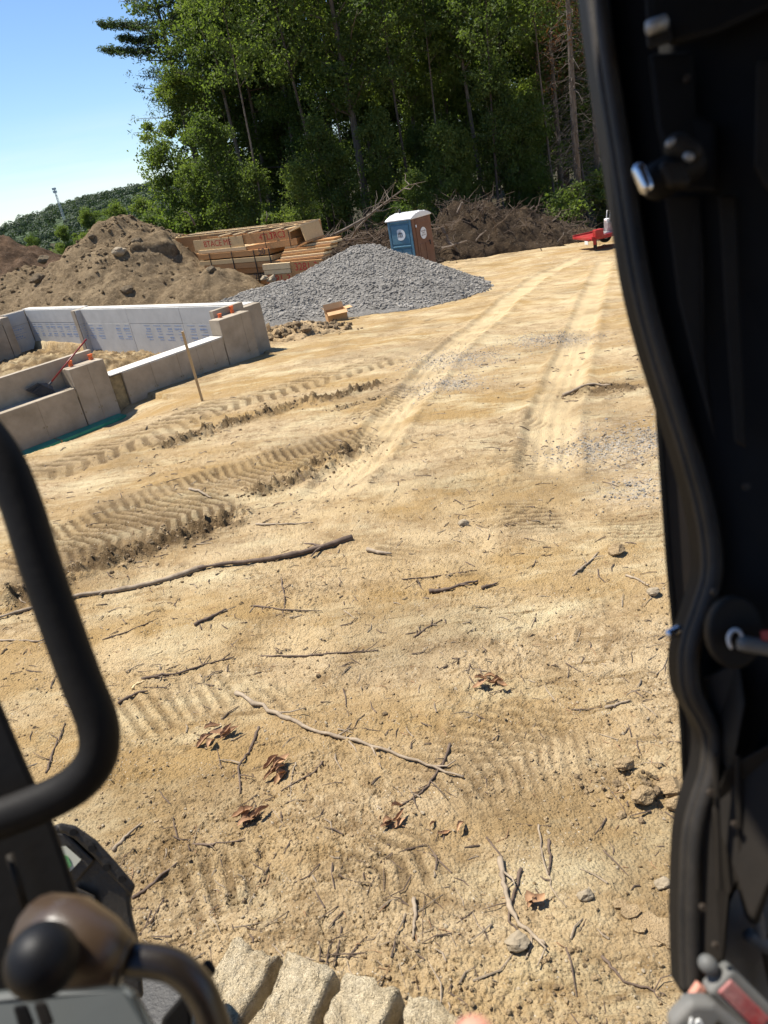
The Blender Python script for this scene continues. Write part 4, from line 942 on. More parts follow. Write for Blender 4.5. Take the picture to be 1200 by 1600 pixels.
for k in range(430):
    x, y, z = bx_[k], by_[k], bz_[k]
    L = rr.uniform(.3, 1.5); d = rr.normal(size=3) * (1, .7, .55); d /= np.linalg.norm(d); d[2] = abs(d[2]) * .8 if rr.random() < .6 else d[2]
    P = crooked(rr, (x, y, z - .1), np.array((x, y, z)) + d * L, 5, .10)
    (rt if rr.random() < .93 else rt2).tube(P, [r_ * rr.uniform(.010, .028) for r_ in (1.3, 1, .8, .5, .2)], 4)
o = rt.build('dark_roots', M['root'], bm_); o['kind'] = 'stuff'
o = rt2.build('pale_roots', M['deadbranch'], bm_); o['kind'] = 'stuff'
for (a_, b_, r_, Y) in (((697, 372), (714, 392), .10, 38.3), ((690, 355), (700, 378), .07, 38.5), ((716, 332), (722, 316), .09, 39.5), ((735, 385), (760, 360), .06, 38.6), ((690, 388), (730, 376), .06, 38)):
    MB().tube(crooked(rr, atY(*a_, Y), atY(*b_, Y - .2), 4, .03), [r_, r_ * .9, r_ * .8, r_ * .6], 7).build('broken_limb', M['deadbranch'], bm_)
def cover_px(px, py, Y): return atY(px, py, Y)
# fallen branch arching left of the toilet
def fallen(name, pts, r, lab, mat='deadbranch', twigs=14, Y=35.0, dY=0.0, seed=1, tw=.5):
    rr = np.random.default_rng(seed); n = len(pts)
    P = [atY(px, py, Y + dY * i / (n - 1)) for i, (px, py) in enumerate(pts)]
    t = thing(name, P[0], lab, 'branch', 'fallen branches by the trees')
    Rr = np.linspace(r, r * .25, n); MB().tube(P, list(Rr), 6).build('limb', M[mat], t, smooth=True)
    mb = MB()
    for k in range(twigs):
        i = rr.integers(0, n - 1); f_ = rr.random(); a = P[i] * (1 - f_) + P[i + 1] * f_
        d = (P[i + 1] - P[i]); d /= np.linalg.norm(d); d = d * .8 + rr.normal(size=3) * .6; d /= np.linalg.norm(d)
        mb.tube(crooked(rr, a, a + d * rr.uniform(.4, 1.3) * tw * 2, 4, .06), [r * .28, r * .2, r * .13, r * .06], 4)
    mb.build('twigs', M[mat], t); return t
fallen('fallen_branch', [(500, 378), (540, 358), (572, 340), (600, 318), (640, 288)], .085, 'long bare branch rising towards the trees left of the portable toilet', twigs=26, Y=34.5, seed=2)
fallen('fallen_branch', [(545, 378), (562, 352), (585, 330), (596, 312)], .06, 'steep forked dead branch just left of the portable toilet', twigs=22, Y=35.5, seed=3)
fallen('fallen_branch', [(500, 372), (540, 376), (575, 372), (605, 362)], .05, 'low dead branch lying behind the gravel heap', 'stick_d', twigs=24, Y=34.8, seed=4)
fallen('fallen_branch', [(415, 346), (418, 338), (416, 330)], .05, 'short pale snag poking up behind the lumber frame', twigs=0, Y=39, seed=5)
fallen('fallen_branch', [(305, 352), (298, 338), (292, 331), (286, 331)], .06, 'pale hooked snag behind the left end of the lumber', twigs=0, Y=41, seed=6)
# dark brush heap behind
c5 = atY(575, 372, 38.5); c5[2] = gz(c5[0], c5[1])
def h5(A, B, x, y): return 2.1 * np.exp(-((A * 1.5) ** 2 + (B * 1.6) ** 2)) + .3 * fbm(x, y, 4, 1.0, 47, .6) - .35
hp = thing('brush_heap', c5, 'dark tangled brush heap under the trees left of the portable toilet', 'brush pile')
o, _ = heightfield('soil', c5, 4.6, 2.6, h5, M['berm'], 80); o.parent = hp; o.location = (0, 0, 0)
mb = MB()
for k in range(340):
    x = c5[0] + rr.normal() * 2.2; y = c5[1] + rr.normal() * .9 - .6; z = float(ground_z(np.array([x]), np.array([y]))[0]) + rr.uniform(.1, 1.9)
    d = rr.normal(size=3) * (1, .6, .6); d /= np.linalg.norm(d); mb.tube(crooked(rr, (x, y, z), np.array((x, y, z)) + d * rr.uniform(.5, 1.9), 4, .07), [.022, .018, .012, .006], 3)
o = mb.build('tangled_twigs', M['root'], hp); o['kind'] = 'stuff'

# ------------------------------------------------------------------ trees
def leaves_mesh(name, C, rad, n, size, mat, rr, up=.45, slim=.62, droop=0.0, stray=.10, shell=False):
    """n leaf-shaped folded faces scattered round clump centres C with radii rad"""
    idx = rr.integers(0, len(C), n); d = rr.normal(size=(n, 3)); d /= np.linalg.norm(d, axis=1)[:, None]
    P = C[idx] + d * (rad[idx] * 1.3 * rr.random(n) ** .5)[:, None] * np.array([1, 1, .72])
    far_ = rr.random(n) < stray; P[far_] += rr.normal(size=(far_.sum(), 3)) * rad[idx[far_]][:, None] * .45
    if shell:
        d[:, 2] = np.abs(d[:, 2]) * 1.0 - .15; P = C[idx] + d * (rad[idx] * rr.uniform(.75, 1.05, n))[:, None] * np.array([1, 1, .9])
    nrm = rr.normal(size=(n, 3)); nrm /= np.linalg.norm(nrm, axis=1)[:, None]; nrm = nrm * (.45 if shell else 1) + np.array([0, 0, up]) + d * (1.2 if shell else .35)
    nrm /= np.linalg.norm(nrm, axis=1)[:, None]
    a = np.cross(nrm, rr.normal(size=(n, 3))); a /= np.linalg.norm(a, axis=1)[:, None] + 1e-9; a[:, 2] -= droop; b = np.cross(nrm, a)
    s = size * rr.uniform(.6, 1.4, n)[:, None]
    V = np.stack([P - a * s * .5, P + b * s * slim * .5 + nrm * s * .12, P + a * s * .5, P - b * s * slim * .5 + nrm * s * .12], 1).reshape(-1, 3)
    Q = np.arange(4 * n).reshape(-1, 4)
    me = mesh_np(name, V, Q, mat, smooth=False)
    at = me.attributes.new('tint', 'FLOAT', 'POINT'); ct = rr.random(len(C)); at.data.foreach_set('value', np.repeat(np.clip(ct[idx] * .7 + rr.random(n) * .5, 0, 1), 4).astype(np.float32))
    return me
def mb_mesh(mb, name, mat, smooth=True):
    me = bpy.data.meshes.new(name); me.from_pydata(mb.v, [], mb.f); me.materials.append(mat)
    if smooth: me.polygons.foreach_set('use_smooth', [True] * len(mb.f))
    me.update(); return me
def decid(seed, H=19, cr=3.6, c0=.28, bark='bark', leaf='leafA', n=14210, size=.205, r=.2, lean=.0, fork=False):
    rr = np.random.default_rng(seed); mb = MB(); C = []; Rd = []
    la = rr.uniform(0, 6.28); k = 9
    tr_ = [np.array([lean * H * (t ** 1.5) * math.cos(la) + .18 * math.sin(t * 5 + la), lean * H * (t ** 1.5) * math.sin(la) + .18 * math.cos(t * 4), H * .93 * t]) for t in np.linspace(0, 1, k)]
    tr_[0][2] = -.4
    mb.tube(tr_, [r * (1.25 if i == 0 else 1) * (1 - .88 * i / (k - 1)) for i in range(k)], 9)
    def tpos(t): f_ = t * (k - 1); i = min(int(f_), k - 2); return tr_[i] + (tr_[i + 1] - tr_[i]) * (f_ - i)
    nl_ = 22
    for j in range(nl_):
        t = c0 + (1 - c0) * (j + rr.random()) / nl_; a = tpos(min(t, .97)); an = j * 2.4 + rr.uniform(-.5, .5)
        prof = math.sin(math.pi * min(1, (t - c0) / (1 - c0) * .82 + .16)) ** .7
        L = cr * prof * rr.uniform(.65, 1.15); el = rr.uniform(.15, .8)
        d = np.array([math.cos(an) * math.cos(el), math.sin(an) * math.cos(el), math.sin(el)])
        P = [a, a + d * L * .35, a + d * L * .7 + Z3 * .1 * L, a + d * L + Z3 * .12 * L]
        for i in (1, 2): P[i] = P[i] + rr.normal(size=3) * .08 * L
        rb = r * .42 * (1 - .75 * t); mb.tube(P, [rb, rb * .7, rb * .45, rb * .2], 5)
        for f_ in (.4, .62, .8, 1.0):
            q_ = a + (P[3] - a) * f_ + rr.normal(size=3) * .22 * L * f_; C.append(q_); Rd.append(rr.uniform(.45, .95) * (.55 + .12 * cr))
            if f_ > .5:
                e = q_ + rr.normal(size=3) * .5; mb.tube([a + (P[3] - a) * (f_ - .2), q_, e], [rb * .35, rb * .2, rb * .1], 3)
    C.append(tr_[-1] + Z3 * .5); Rd.append(1.0)
    return mb_mesh(mb, 'trunk', M[bark]), leaves_mesh('crown', np.array(C), np.array(Rd), n, size, M[leaf], rr)
def pine(seed, H=22, cr=3.4, c0=.3, n=18270, leaf='needle', bark='bark_d', r=.24, extra=()):
    rr = np.random.default_rng(seed); mb = MB(); C = []; Rd = []
    mb.tube([(0, 0, -.4), (.1, 0, H * .3), (0, .1, H * .65), (0, 0, H)], [r * 1.2, r * .85, r * .5, .03], 9)
    nw = int(H * (1 - c0) / .75)
    for j in range(nw):
        t = c0 + (1 - c0) * j / nw; z = t * H; L0 = cr * (1.02 - ((t - c0) / (1 - c0)) ** 1.3) * rr.uniform(.8, 1.1)
        for q in range(5):
            an = q * 1.257 + j * .7 + rr.uniform(-.3, .3); L = L0 * rr.uniform(.6, 1.1); el = rr.uniform(-.05, .28)
            d = np.array([math.cos(an), math.sin(an), math.tan(el)]); e = np.array([0, 0, z]) + d * L
            mb.tube([(0, 0, z), np.array([0, 0, z]) + d * L * .5 - Z3 * .06 * L, e], [.045, .03, .012], 4)
            for f_ in np.arange(.35, 1.01, .13): C.append(np.array([0, 0, z]) + d * L * f_ + rr.normal(size=3) * (.2, .2, .08)); Rd.append(.36 * (1.15 - .5 * f_) + .1)
    for z, ex_l in extra:
        nb = int(ex_l / .09)
        for sgn in (-.16, .1):
            e = np.array([-ex_l, sgn * ex_l, z + .25]); mb.tube([(0, 0, z - .5), (-ex_l * .5, sgn * ex_l * .5, z - .2), e], [.06, .04, .012], 5)
            for f_ in np.linspace(.3, 1, nb): C.append(np.array([-ex_l * f_, sgn * ex_l * f_, z - .5 + .75 * f_]) + rr.normal(size=3) * (.12, .3 * (1.1 - f_ * .7), .06)); Rd.append(.34 * (1.2 - .65 * f_))
    C.append(np.array([0, 0, H])); Rd.append(.4)
    C = np.array(C); me = leaves_mesh('crown', C, np.array(Rd), n, .27, M[leaf], rr, up=.9, slim=.22)
    return mb_mesh(mb, 'trunk', M[bark]), me
def dead_conifer(seed, H=17, r=.2, needles=2600):
    rr = np.random.default_rng(seed); mb = MB(); bb = MB(); C = []
    mb.tube([(0, 0, -.4), (.06, 0, H * .35), (-.03, .05, H * .7), (0, 0, H)], [r * 1.15, r * .9, r * .55, .03], 9)
    for k in range(420):
        t = rr.uniform(.04, .98); z = t * H; an = rr.uniform(0, 6.28); L = (2.2 - 1.3 * t) * (rr.uniform(.15, 1.0) ** 1.3 + .1)
        d = np.array([math.cos(an), math.sin(an), rr.normal() * .28 - .2])
        P = [np.array([0, 0, z]), np.array([0, 0, z]) + d * L * .4, np.array([0, 0, z]) + d * L * .75 - Z3 * .07 * L, np.array([0, 0, z]) + d * L + Z3 * .02]
        P[1] = P[1] + rr.normal(size=3) * .07; P[2] = P[2] + rr.normal(size=3) * .09; bb.tube(P, [.018, .013, .008, .004], 3)
        if rr.random() < .6: q = P[2]; bb.tube([q, q + np.array([rr.normal() * .3, rr.normal() * .3, -.15])], [.009, .004], 3)
        if t > .55: C.append(P[3]); C.append(P[2])
    return mb_mesh(mb, 'trunk', M['bark']), mb_mesh(bb, 'dead_branches', M['spruce_dead']), leaves_mesh('withered_needles', np.array(C), np.full(len(C), .35), needles, .22, M['rust_leaf'], rr, slim=.25)
def bush(seed, H=3.2, rad=1.7, n=6496, leaf='leafB', size=.2):
    rr = np.random.default_rng(seed); mb = MB(); C = []; Rd = []
    for j in range(9):
        an = rr.uniform(0, 6.28); d = np.array([math.cos(an) * rad * rr.uniform(.2, .8), math.sin(an) * rad * rr.uniform(.2, .8), H * rr.uniform(.6, 1)])
        mb.tube(crooked(rr, (0, 0, -.2), d, 5, .05), [.035, .03, .022, .015, .008], 4)
        for f_ in (.3, .5, .7, .85, 1.0): C.append(d * f_ + rr.normal(size=3) * .3); Rd.append(rr.uniform(.3, .6))
    return mb_mesh(mb, 'stem', M['bark_d']), leaves_mesh('foliage', np.array(C), np.array(Rd), n, size, M[leaf], rr)
_pb = atY(330, 345, 60); _gz = base_z(np.array([_pb[0]]), np.array([60.0]))[0]
PINE_X = [(atY(px, py, 60)[2] - _gz, _pb[0] - atY(px, py, 60)[0]) for px, py in ((162, 46), (164, 86), (188, 66))]
VAR = {
    't1': decid(141, 19, 2.4, .5, bark='bark_d', n=5000, size=.2, r=.12, lean=.03), 't2': decid(142, 20, 2.4, .55, bark='bark', leaf='leafB', n=5000, size=.2, r=.09, lean=.05),
    'p3': pine(114, 25, 3.6, .38, n=17000, extra=PINE_X),
    'm1': decid(101, 20, 4.0, .22, n=17255), 'm2': decid(102, 18, 3.4, .46, leaf='leafB', bark='bark', n=15225), 'm3': decid(103, 22, 3.8, .52, n=15225, lean=.05),
    'm4': decid(104, 15, 3.0, .12, leaf='leafB', n=15225, r=.14), 'm5': decid(105, 21, 3.2, .45, leaf='leafA', bark='bark_d', n=15225, lean=.03),
    'e1': decid(106, 17, 3.3, .06, leaf='leafB', n=19285, size=.24), 'p1': pine(111), 'p2': pine(112, 19, 3.0, .12), 's1': decid(107, 8, 1.7, .18, leaf='leafB', n=7308, size=.17, r=.07),
    's2': decid(108, 10, 1.9, .3, leaf='leafA', n=7308, size=.18, r=.08), 'b1': bush(121), 'b2': bush(122, 2.2, 1.3, 2400), 'big': decid(109, 22, 4.4, .36, bark='bark', n=16240, r=.30, lean=.02),
}
KINDNAME = {'m': 'maple_tree', 'e': 'edge_tree', 'p': 'pine_tree', 's': 'sapling', 'b': 'shrub', 't': 'slender_tree'}
def plant(v, x, y, s=1.0, rz=0.0, label=None, group=None, name=None, cat='tree', tilt=(0, 0)):
    t = thing(name or KINDNAME[v[0]], (x, y, base_z(np.array([x]), np.array([y]))[0]), label, cat, group)
    t.rotation_euler = (tilt[0], tilt[1], rz); t.scale = (s, s, s)
    a, b = VAR[v]; link(a.name.split('.')[0], a, t); link(b.name.split('.')[0], b, t); return t
def xat(px, Y, py=345): return atY(px, py, Y)[0]
rr = np.random.default_rng(55)
# the front row one can pick out
FR = [('e1', 330, 57, .74, 'leafy round-crowned tree at the left end of the wood against the sky'),
      ('p3', 330, 60, 1.0, 'tall pine whose flat boughs reach left over the sky'),
      ('m3', 395, 56, .95, 'leaning grey-trunked tree near the left end of the wood'),
      ('m1', 430, 60, 1.0, 'dark broad-crowned tree behind the lumber frame'),
      ('m5', 480, 55, .95, 'dark slender tree standing behind the right end of the lumber'),
      ('big', 572, 51, 1.0, 'big pale-trunked forked tree left of the portable toilet'),
      ('m2', 622, 60, 1.05, 'mid-green tree rising behind the white toilet roof'),
      ('m2', 668, 54, .95, 'thin grey-trunked tree just right of the portable toilet'),
      ('m4', 715, 58, 1.1, 'bright green low-branched tree above the left end of the root berm'),
      ('m3', 760, 52, .9, 'slim straight pale trunk behind the middle of the root berm'),
      ('m5', 805, 57, 1.0, 'dark trunk second from the dead spruce behind the root berm'),
      ('m2', 852, 55, .9, 'grey trunk nearest left of the dead spruce'),
      ('m1', 945, 56, .95, 'tree mostly hidden by the cab door post'),
      ('m5', 985, 60, 1.0, 'dark tree behind the red trailer')]
for i, (v, px, Y, s, lb) in enumerate(FR):
    nm = {'b': 'forked_tree'}.get(v[0]) if v == 'big' else None
    x = xat(px, Y)
    t = plant(v, x, Y, s, 0.0 if v == 'p3' else rr.uniform(0, 6.28), lb, 'trees along the front of the wood', nm)
SL = [(410, 'left of the lumber frame'), (508, 'behind the tipped timber box'), (545, 'just left of the big forked tree'), (645, 'directly above the toilet roof'), (692, 'above the left end of the root berm'), (782, 'over the right slope of the root berm'), (868, 'next to the dead spruces')]
for i, (px, wh) in enumerate(SL):
    Y = 47.5 + (i * 7 % 5) * 1.1; plant('t1' if i % 2 else 't2', xat(px, Y), Y, rr.uniform(.85, 1.1), rr.uniform(0, 6.28), 'slender bare-stemmed tree at the wood edge ' + wh, 'slender trees at the wood edge')
# deeper wood: rows behind
k = 0
for Y, px0_, px1_, st_px, vs_ in ((64, 375, 1080, 42, ('m1', 'm2', 'p2', 'm5')), (72, 370, 1120, 44, ('m3', 'p1', 'm1', 'm4')), (84, 370, 1150, 52, ('e1', 'm1', 'p2', 'e1'))):
    px = px0_
    while px < px1_:
        v = vs_[k % len(vs_)]; x = xat(px + rr.uniform(-12, 12), Y); Yj = Y + rr.uniform(-3, 3)
        plant(v, x, Yj, rr.uniform(.9, 1.12), rr.uniform(0, 6.28), 'conifer deep in the shaded wood, only patches of needles showing' if v[0] == 'p' else 'leafy tree deep in the shaded wood, only patches of leaves showing', 'conifers deep in the wood' if v[0] == 'p' else 'leafy trees deep in the wood')
        px += st_px; k += 1
# understorey
US = [('s1', 275, 52, 1.0, 'yellow-green leafy sapling at the left corner of the wood'), ('b1', 252, 50, 1.1, 'olive shrub at the far left foot of the wood'), ('s1', 318, 50, .8, 'light green sapling behind the left end of the lumber'),
      ('s2', 360, 49, .9, 'sapling between the two left trunks'), ('s2', 520, 47, .8, 'thin sapling beside the big forked tree'), ('s1', 700, 47, .85, 'pale leafed sapling over the top of the root berm'),
      ('s1', 660, 45, .55, 'small bright bush-like sapling right behind the portable toilet'), ('s2', 790, 48, .95, 'slender sapling behind the middle of the berm'), ('s1', 845, 50, 1.0, 'leafy sapling left of the dead spruce'), ('b2', 885, 44, 1.0, 'small light green shrub at the foot of the dead spruce'),
      ('b1', 440, 47, .9, 'dark shrub behind the open timber frame'), ('b1', 620, 44, .8, 'low shrub in the shade behind the toilet'), ('b2', 285, 46, .9, 'little shrub by the hooked snag'), ('b1', 960, 46, 1.0, 'shrub behind the red trailer'),
      ('s1', 405, 48, .75, 'leafy sapling above the middle of the open timber frame'), ('s1', 478, 46, .7, 'leafy sapling behind the tipped timber box'), ('s1', 548, 47, .8, 'low leafy sapling at the foot of the big forked tree'), ('s2', 610, 48, .8, 'leafy sapling left of the toilet roof'), ('s1', 735, 48, .8, 'leafy sapling behind the crest of the root berm'), ('s1', 815, 49, .85, 'leafy sapling behind the right end of the root berm')]
for v, px, Y, s, lb in US: plant(v, xat(px, Y), Y, s, rr.uniform(0, 6.28), lb, 'understorey along the wood', cat='sapling' if v[0] == 's' else 'shrub')
for i in range(16):
    Y = rr.uniform(52, 66); plant(['s2', 's1', 'b1'][i % 3], xat(rr.uniform(340, 960), Y), Y, rr.uniform(.7, 1.2), rr.uniform(0, 6.28), 'small understorey plant half hidden in the shaded wood', 'small plants deep in the wood', name='understorey_plant', cat='shrub')
# dead spruces
dm = dead_conifer(131, needles=800)
for px, Y, s, lb in ((907, 45, 1.0, 'dead spruce with bare drooping branches beside the cab door post'), (938, 47, .9, 'second dead spruce right beside the cab door post'), (880, 52, .85, 'dead spruce standing farther back behind the root berm')):
    x = xat(px, Y); t = thing('dead_spruce', (x, Y, base_z(np.array([x]), np.array([Y]))[0]), lb, 'tree', 'dead spruces at the forest edge'); t.scale = (s, s, s); t.rotation_euler = (0, 0, px)
    for a in dm: link(a.name.split('.')[0], a, t)
# bare lower branches in the dark of the wood, one set per trunk
# trees and mast beyond
FT_ = [(10, 118, .50, 'm4', 'leftmost small dark tree beyond the dark mound'), (38, 130, .55, 'e1', 'second tree from the left beyond the dark mound'), (62, 110, .50, 'm4', 'third tree from the left beyond the dark mound'), (88, 128, .58, 'e1', 'rounded dark tree under the radio mast'), (112, 108, .55, 'm4', 'green tree between radio mast and spoil heap'),
       (134, 120, .66, 'e1', 'dark tree left of the brightest far tree'), (156, 104, .66, 'm4', 'brightest rounded tree behind the top of the spoil heap'), (178, 112, .66, 'e1', 'broad tree right behind the spoil heap peak'), (200, 98, .60, 'm4', 'green tree above the big boulder'), (220, 106, .66, 'e1', 'leafy tree between big boulder and wood'), (240, 88, .52, 'm4', 'leafy tree at the foot of the wood beside the hill')]
for px, Y, s, v, lb in FT_:
    P = atY(px, 350 - .16 * px, Y); plant(v, P[0], Y, s * 1.22, rr.uniform(0, 6.28), lb, 'trees beyond the site')
# hill with far wood
hx = np.linspace(-700, 300, 60); hy = np.linspace(300, 900, 24); A, B = np.meshgrid(hx, hy)
def hillz(x, y):
    crest = np.interp(x / np.maximum(y, 1) , [-.75, -.55, -.47, -.42, -.36, -.30, -.1], [2, 1, 0, 3, 9, 13, 16])
    return -12 + (crest + 8) * np.clip((y - 300) / 180, 0, 1) + 2 * fbm(x, y, 3, .008, 3)
Z = hillz(A, B); i = np.arange(23)[:, None] * 60 + np.arange(59)[None, :]
o = link('hill', mesh_np('hill', np.stack([A.ravel(), B.ravel(), Z.ravel()], 1), np.stack([i, i + 1, i + 61, i + 60], -1).reshape(-1, 4), M['hill'])); o['kind'] = 'structure'
rr = np.random.default_rng(91); n = 900; Cc = []; Rd = []
xx = rr.uniform(-.8, -.1, n * 2); yy = 300 + 260 * rr.random(n * 2) ** 1.0
x_, y_ = xx * yy, yy
z_ = hillz(x_, y_)
Cc = np.stack([x_, y_, z_ + rr.uniform(.3, 3.6, n * 2)], 1); Rd = rr.uniform(1.8, 4.4, n * 2)
me = leaves_mesh('far_wood', Cc, Rd, 170000, 1.0, M['far_leaf_hazed'], rr, up=.2, slim=.8, stray=0, shell=True)
o = link('far_wood', me); tag(o, 'distant wooded hillside behind the spoil heap at left', 'wood', kind='stuff')
mt = atY(97, 333, 420); mtop = atY(85, 295, 420)
mp_ = thing('radio_mast', (mt[0], mt[1], mt[2] - 10), 'thin lattice radio mast on the far hill against the sky', 'mast')
H0 = mtop[2] - mt[2] + 10; b0 = np.array([mt[0], mt[1], mt[2] - 10])
for j in range(3):
    a = j * 2.094; MB().tube([b0 + np.array([math.cos(a) * .9, math.sin(a) * .9, 0]), b0 + np.array([math.cos(a) * .35, math.sin(a) * .35, H0])], .11, 5).build('mast_leg', M['mastpaint'], mp_)
for k in range(16):
    z0, z1 = H0 * k / 16, H0 * (k + 1) / 16; r0_, r1_ = .9 - .55 * k / 16, .9 - .55 * (k + 1) / 16
    for j in range(3):
        a, b = j * 2.094, (j + 1) * 2.094
        MB().tube([b0 + np.array([math.cos(a) * r0_, math.sin(a) * r0_, z0]), b0 + np.array([math.cos(b) * r1_, math.sin(b) * r1_, z1])], .06, 4).build('brace', M['mastpaint'], mp_)
for dz in (0, -1.4):
    MB().obox(b0 + Z3 * (H0 + dz), (.95, 0, 0), (0, .3, 0), (0, 0, .5)).build('antenna_panel', M['mastpaint'], mp_)

# ------------------------------------------------------------------ sticks, stones and leaves on the dirt
def stick(pts, r, lab, mat='stick', taper=.45, twigs=0, seed=0, name='stick', lift=.0, cat='stick', n=7):
    rr = np.random.default_rng(seed + 400); W_ = [gp(*p)[:2] for p in pts]; W_ = np.array(W_)
    tt = np.linspace(0, 1, len(W_)); T = np.linspace(0, 1, max(10, 5 * len(W_)))
    X = np.interp(T, tt, W_[:, 0]); Y = np.interp(T, tt, W_[:, 1]); L = np.hypot(*(W_[-1] - W_[0]))
    jit = .0045 * L ** .5; X[1:-1] += rr.normal(size=len(T) - 2) * jit; Y[1:-1] += rr.normal(size=len(T) - 2) * jit
    Zz = ground_z(X, Y); Zz = np.convolve(np.pad(Zz, 2, mode='edge'), np.ones(5) / 5, 'valid') + r * .9 + lift * np.sin(T * 3.1)
    P = np.stack([X, Y, Zz], 1); Rr = r * (1 - (1 - taper) * T) * (1 + .12 * rr.normal(size=len(T)))
    mb = MB(); mb.tube(P, list(np.maximum(Rr, r * .2)), n)
    for k in range(twigs):
        i = rr.integers(2, len(T) - 2); d = P[i + 1] - P[i]; d /= np.linalg.norm(d); sd_ = np.cross(d, Z3) * rr.choice([-1, 1]); l = rr.uniform(.06, .22) * (L ** .5)
        e = P[i] + (d * .7 + sd_ * .7) * l + Z3 * rr.uniform(-.005, .03); mb.tube([P[i], (P[i] + e) / 2 + rr.normal(size=3) * .01, e], [r * .45, r * .35, r * .2], 5)
    o = mb.build(name, M[mat], org=P[0], smooth=True); tag(o, lab, cat, 'sticks lying on the dirt'); return o
S = [
    ([(552, 846), (480, 866), (420, 878), (360, 884), (300, 893)], .028, 'thick half of the longest stick, its right end pointing at the tracks', 'stick_d', 2),
    ([(320, 888), (250, 908), (190, 920), (120, 934), (0, 968), (-60, 985)], .024, 'long thin stick running off the left edge behind the handrail', 'stick', 1),
    ([(368, 1081), (430, 1112), (480, 1136), (560, 1160), (640, 1188), (725, 1217)], .0135, 'long pale crooked stick slanting across the middle foreground', 'stick', 5),
    ([(703, 1162), (690, 1200), (660, 1240), (625, 1268)], .0075, 'dark stick crossing the lower end of the long pale stick', 'stick_d', 4),
    ([(404, 1135), (392, 1165), (372, 1195), (375, 1238)], .0085, 'short crooked dark stick left of the curled brown leaves', 'stick_d', 1),
    ([(505, 1190), (490, 1208), (470, 1222), (440, 1240)], .006, 'thin curved twig right of the upper curled leaves', 'stick_d', 1),
    ([(463, 1195), (455, 1225), (456, 1255)], .004, 'pale hooked twig below the upper curled leaves', 'stick', 0),
    ([(300, 1318), (330, 1322), (345, 1322), (385, 1313)], .0055, 'thin dark twig under the lower curled leaves', 'stick_d', 2),
    ([(178, 1330), (195, 1308), (222, 1287)], .0105, 'split pale stick near the black machine casting', 'stick', 0),
    ([(207, 1404), (235, 1385), (278, 1350)], .0095, 'straight dark stick at the edge of the black machine casting', 'stick_d', 0),
    ([(782, 1345), (788, 1385), (800, 1430), (830, 1465), (852, 1482)], .0125, 'stout pale root curving down in the right foreground', 'stick', 3),
    ([(815, 1360), (800, 1410), (795, 1440), (815, 1465)], .007, 'thin stick twisted against the stout pale root', 'stick_d', 2),
    ([(842, 1290), (848, 1340), (862, 1390), (885, 1420)], .005, 'long wiry twig above the stout pale root', 'stick', 0),
    ([(857, 1312), (860, 1345), (858, 1370)], .007, 'short dark stick beside the long wiry twig', 'stick_d', 0),
    ([(648, 1408), (650, 1440), (646, 1472)], .010, 'short pale stub of wood lying above the muddy track', 'stick', 0),
    ([(940, 1495), (975, 1530), (1040, 1552)], .006, 'reddish dark twig in the bottom right dirt', 'stick_d', 2),
    ([(880, 616), (905, 608), (930, 606), (955, 607)], .026, 'grey stick lying right of the wheel tracks', 'stick', 1),
    ([(400, 820), (440, 822), (490, 820)], .011, 'straight slim stick above the right end of the longest stick', 'stick', 1),
    ([(298, 770), (312, 772), (330, 777)], .020, 'short pale stick lying in the middle of the tread marks', 'stick', 0),
    ([(575, 862), (592, 866), (612, 867)], .022, 'short pale chunk of split wood right of the longest stick', 'stick', 0),
    ([(305, 980), (330, 968), (354, 953)], .014, 'short dark stick below the longest stick', 'stick_d', 0),
    ([(395, 944), (440, 950), (502, 950)], .008, 'thin dark twig lying level in the dirt below the longest stick', 'stick_d', 2),
    ([(400, 1014), (470, 1016), (525, 1014), (590, 1010)], .008, 'long thin twig lying level above the long pale stick', 'stick_d', 3),
    ([(185, 1100), (215, 1085), (232, 1082)], .010, 'dark stick beside the handrail bend', 'stick_d', 0),
    ([(222, 1062), (270, 1052), (320, 1035), (365, 1022)], .009, 'thin rough twig over the tread-mark patch', 'stick_d', 4),
    ([(670, 922), (705, 918), (746, 905)], .017, 'dark bark-covered stick in the middle of the dirt', 'stick_d', 1),
    ([(752, 917), (765, 913), (777, 908)], .014, 'short dark stick right after the bark-covered one', 'stick_d', 0),
    ([(627, 901), (680, 895), (745, 888)], .006, 'wispy thin twig above the bark-covered stick', 'stick_d', 2),
    ([(895, 898), (915, 880), (935, 862)], .010, 'slanting tan twig in the right middle of the dirt', 'stick', 2),
    ([(978, 896), (1000, 905), (1013, 913)], .011, 'pale straight stick by the cab door post', 'stick', 0),
    ([(645, 990), (665, 978), (690, 965)], .007, 'forked thin twig near the centre of the dirt', 'stick_d', 3),
    ([(945, 1102), (965, 1098), (985, 1092)], .009, 'small pale stick above the crumbled clods', 'stick', 0),
    ([(440, 905), (445, 935), (440, 960)], .006, 'upright-looking twig crossing the level thin twig', 'stick_d', 3),
    ([(70, 1205), (82, 1170), (102, 1130)], .007, 'thin twig framed by the handrail loop', 'stick_d', 2),
    ([(0, 1002), (60, 1004), (100, 985)], .008, 'faint twig behind the handrail below the long thin stick', 'stick', 1),
    ([(160, 1000), (200, 990), (248, 968)], .006, 'thin straw-like twig right of the handrail', 'stick_d', 0),
    ([(232, 1560), (250, 1550), (266, 1542)], .010, 'dark stick seen under the curved lever', 'stick_d', 0),
]
for i, (p, r, lb, mt_, tw) in enumerate(S): stick(p, r, lb, mt_, twigs=tw, seed=i)
stick([(208, 1078), (214, 1070), (226, 1066)], .009, 'short twig with a bright yellow end by the tread-mark patch', 'pencil', seed=80, name='twig')

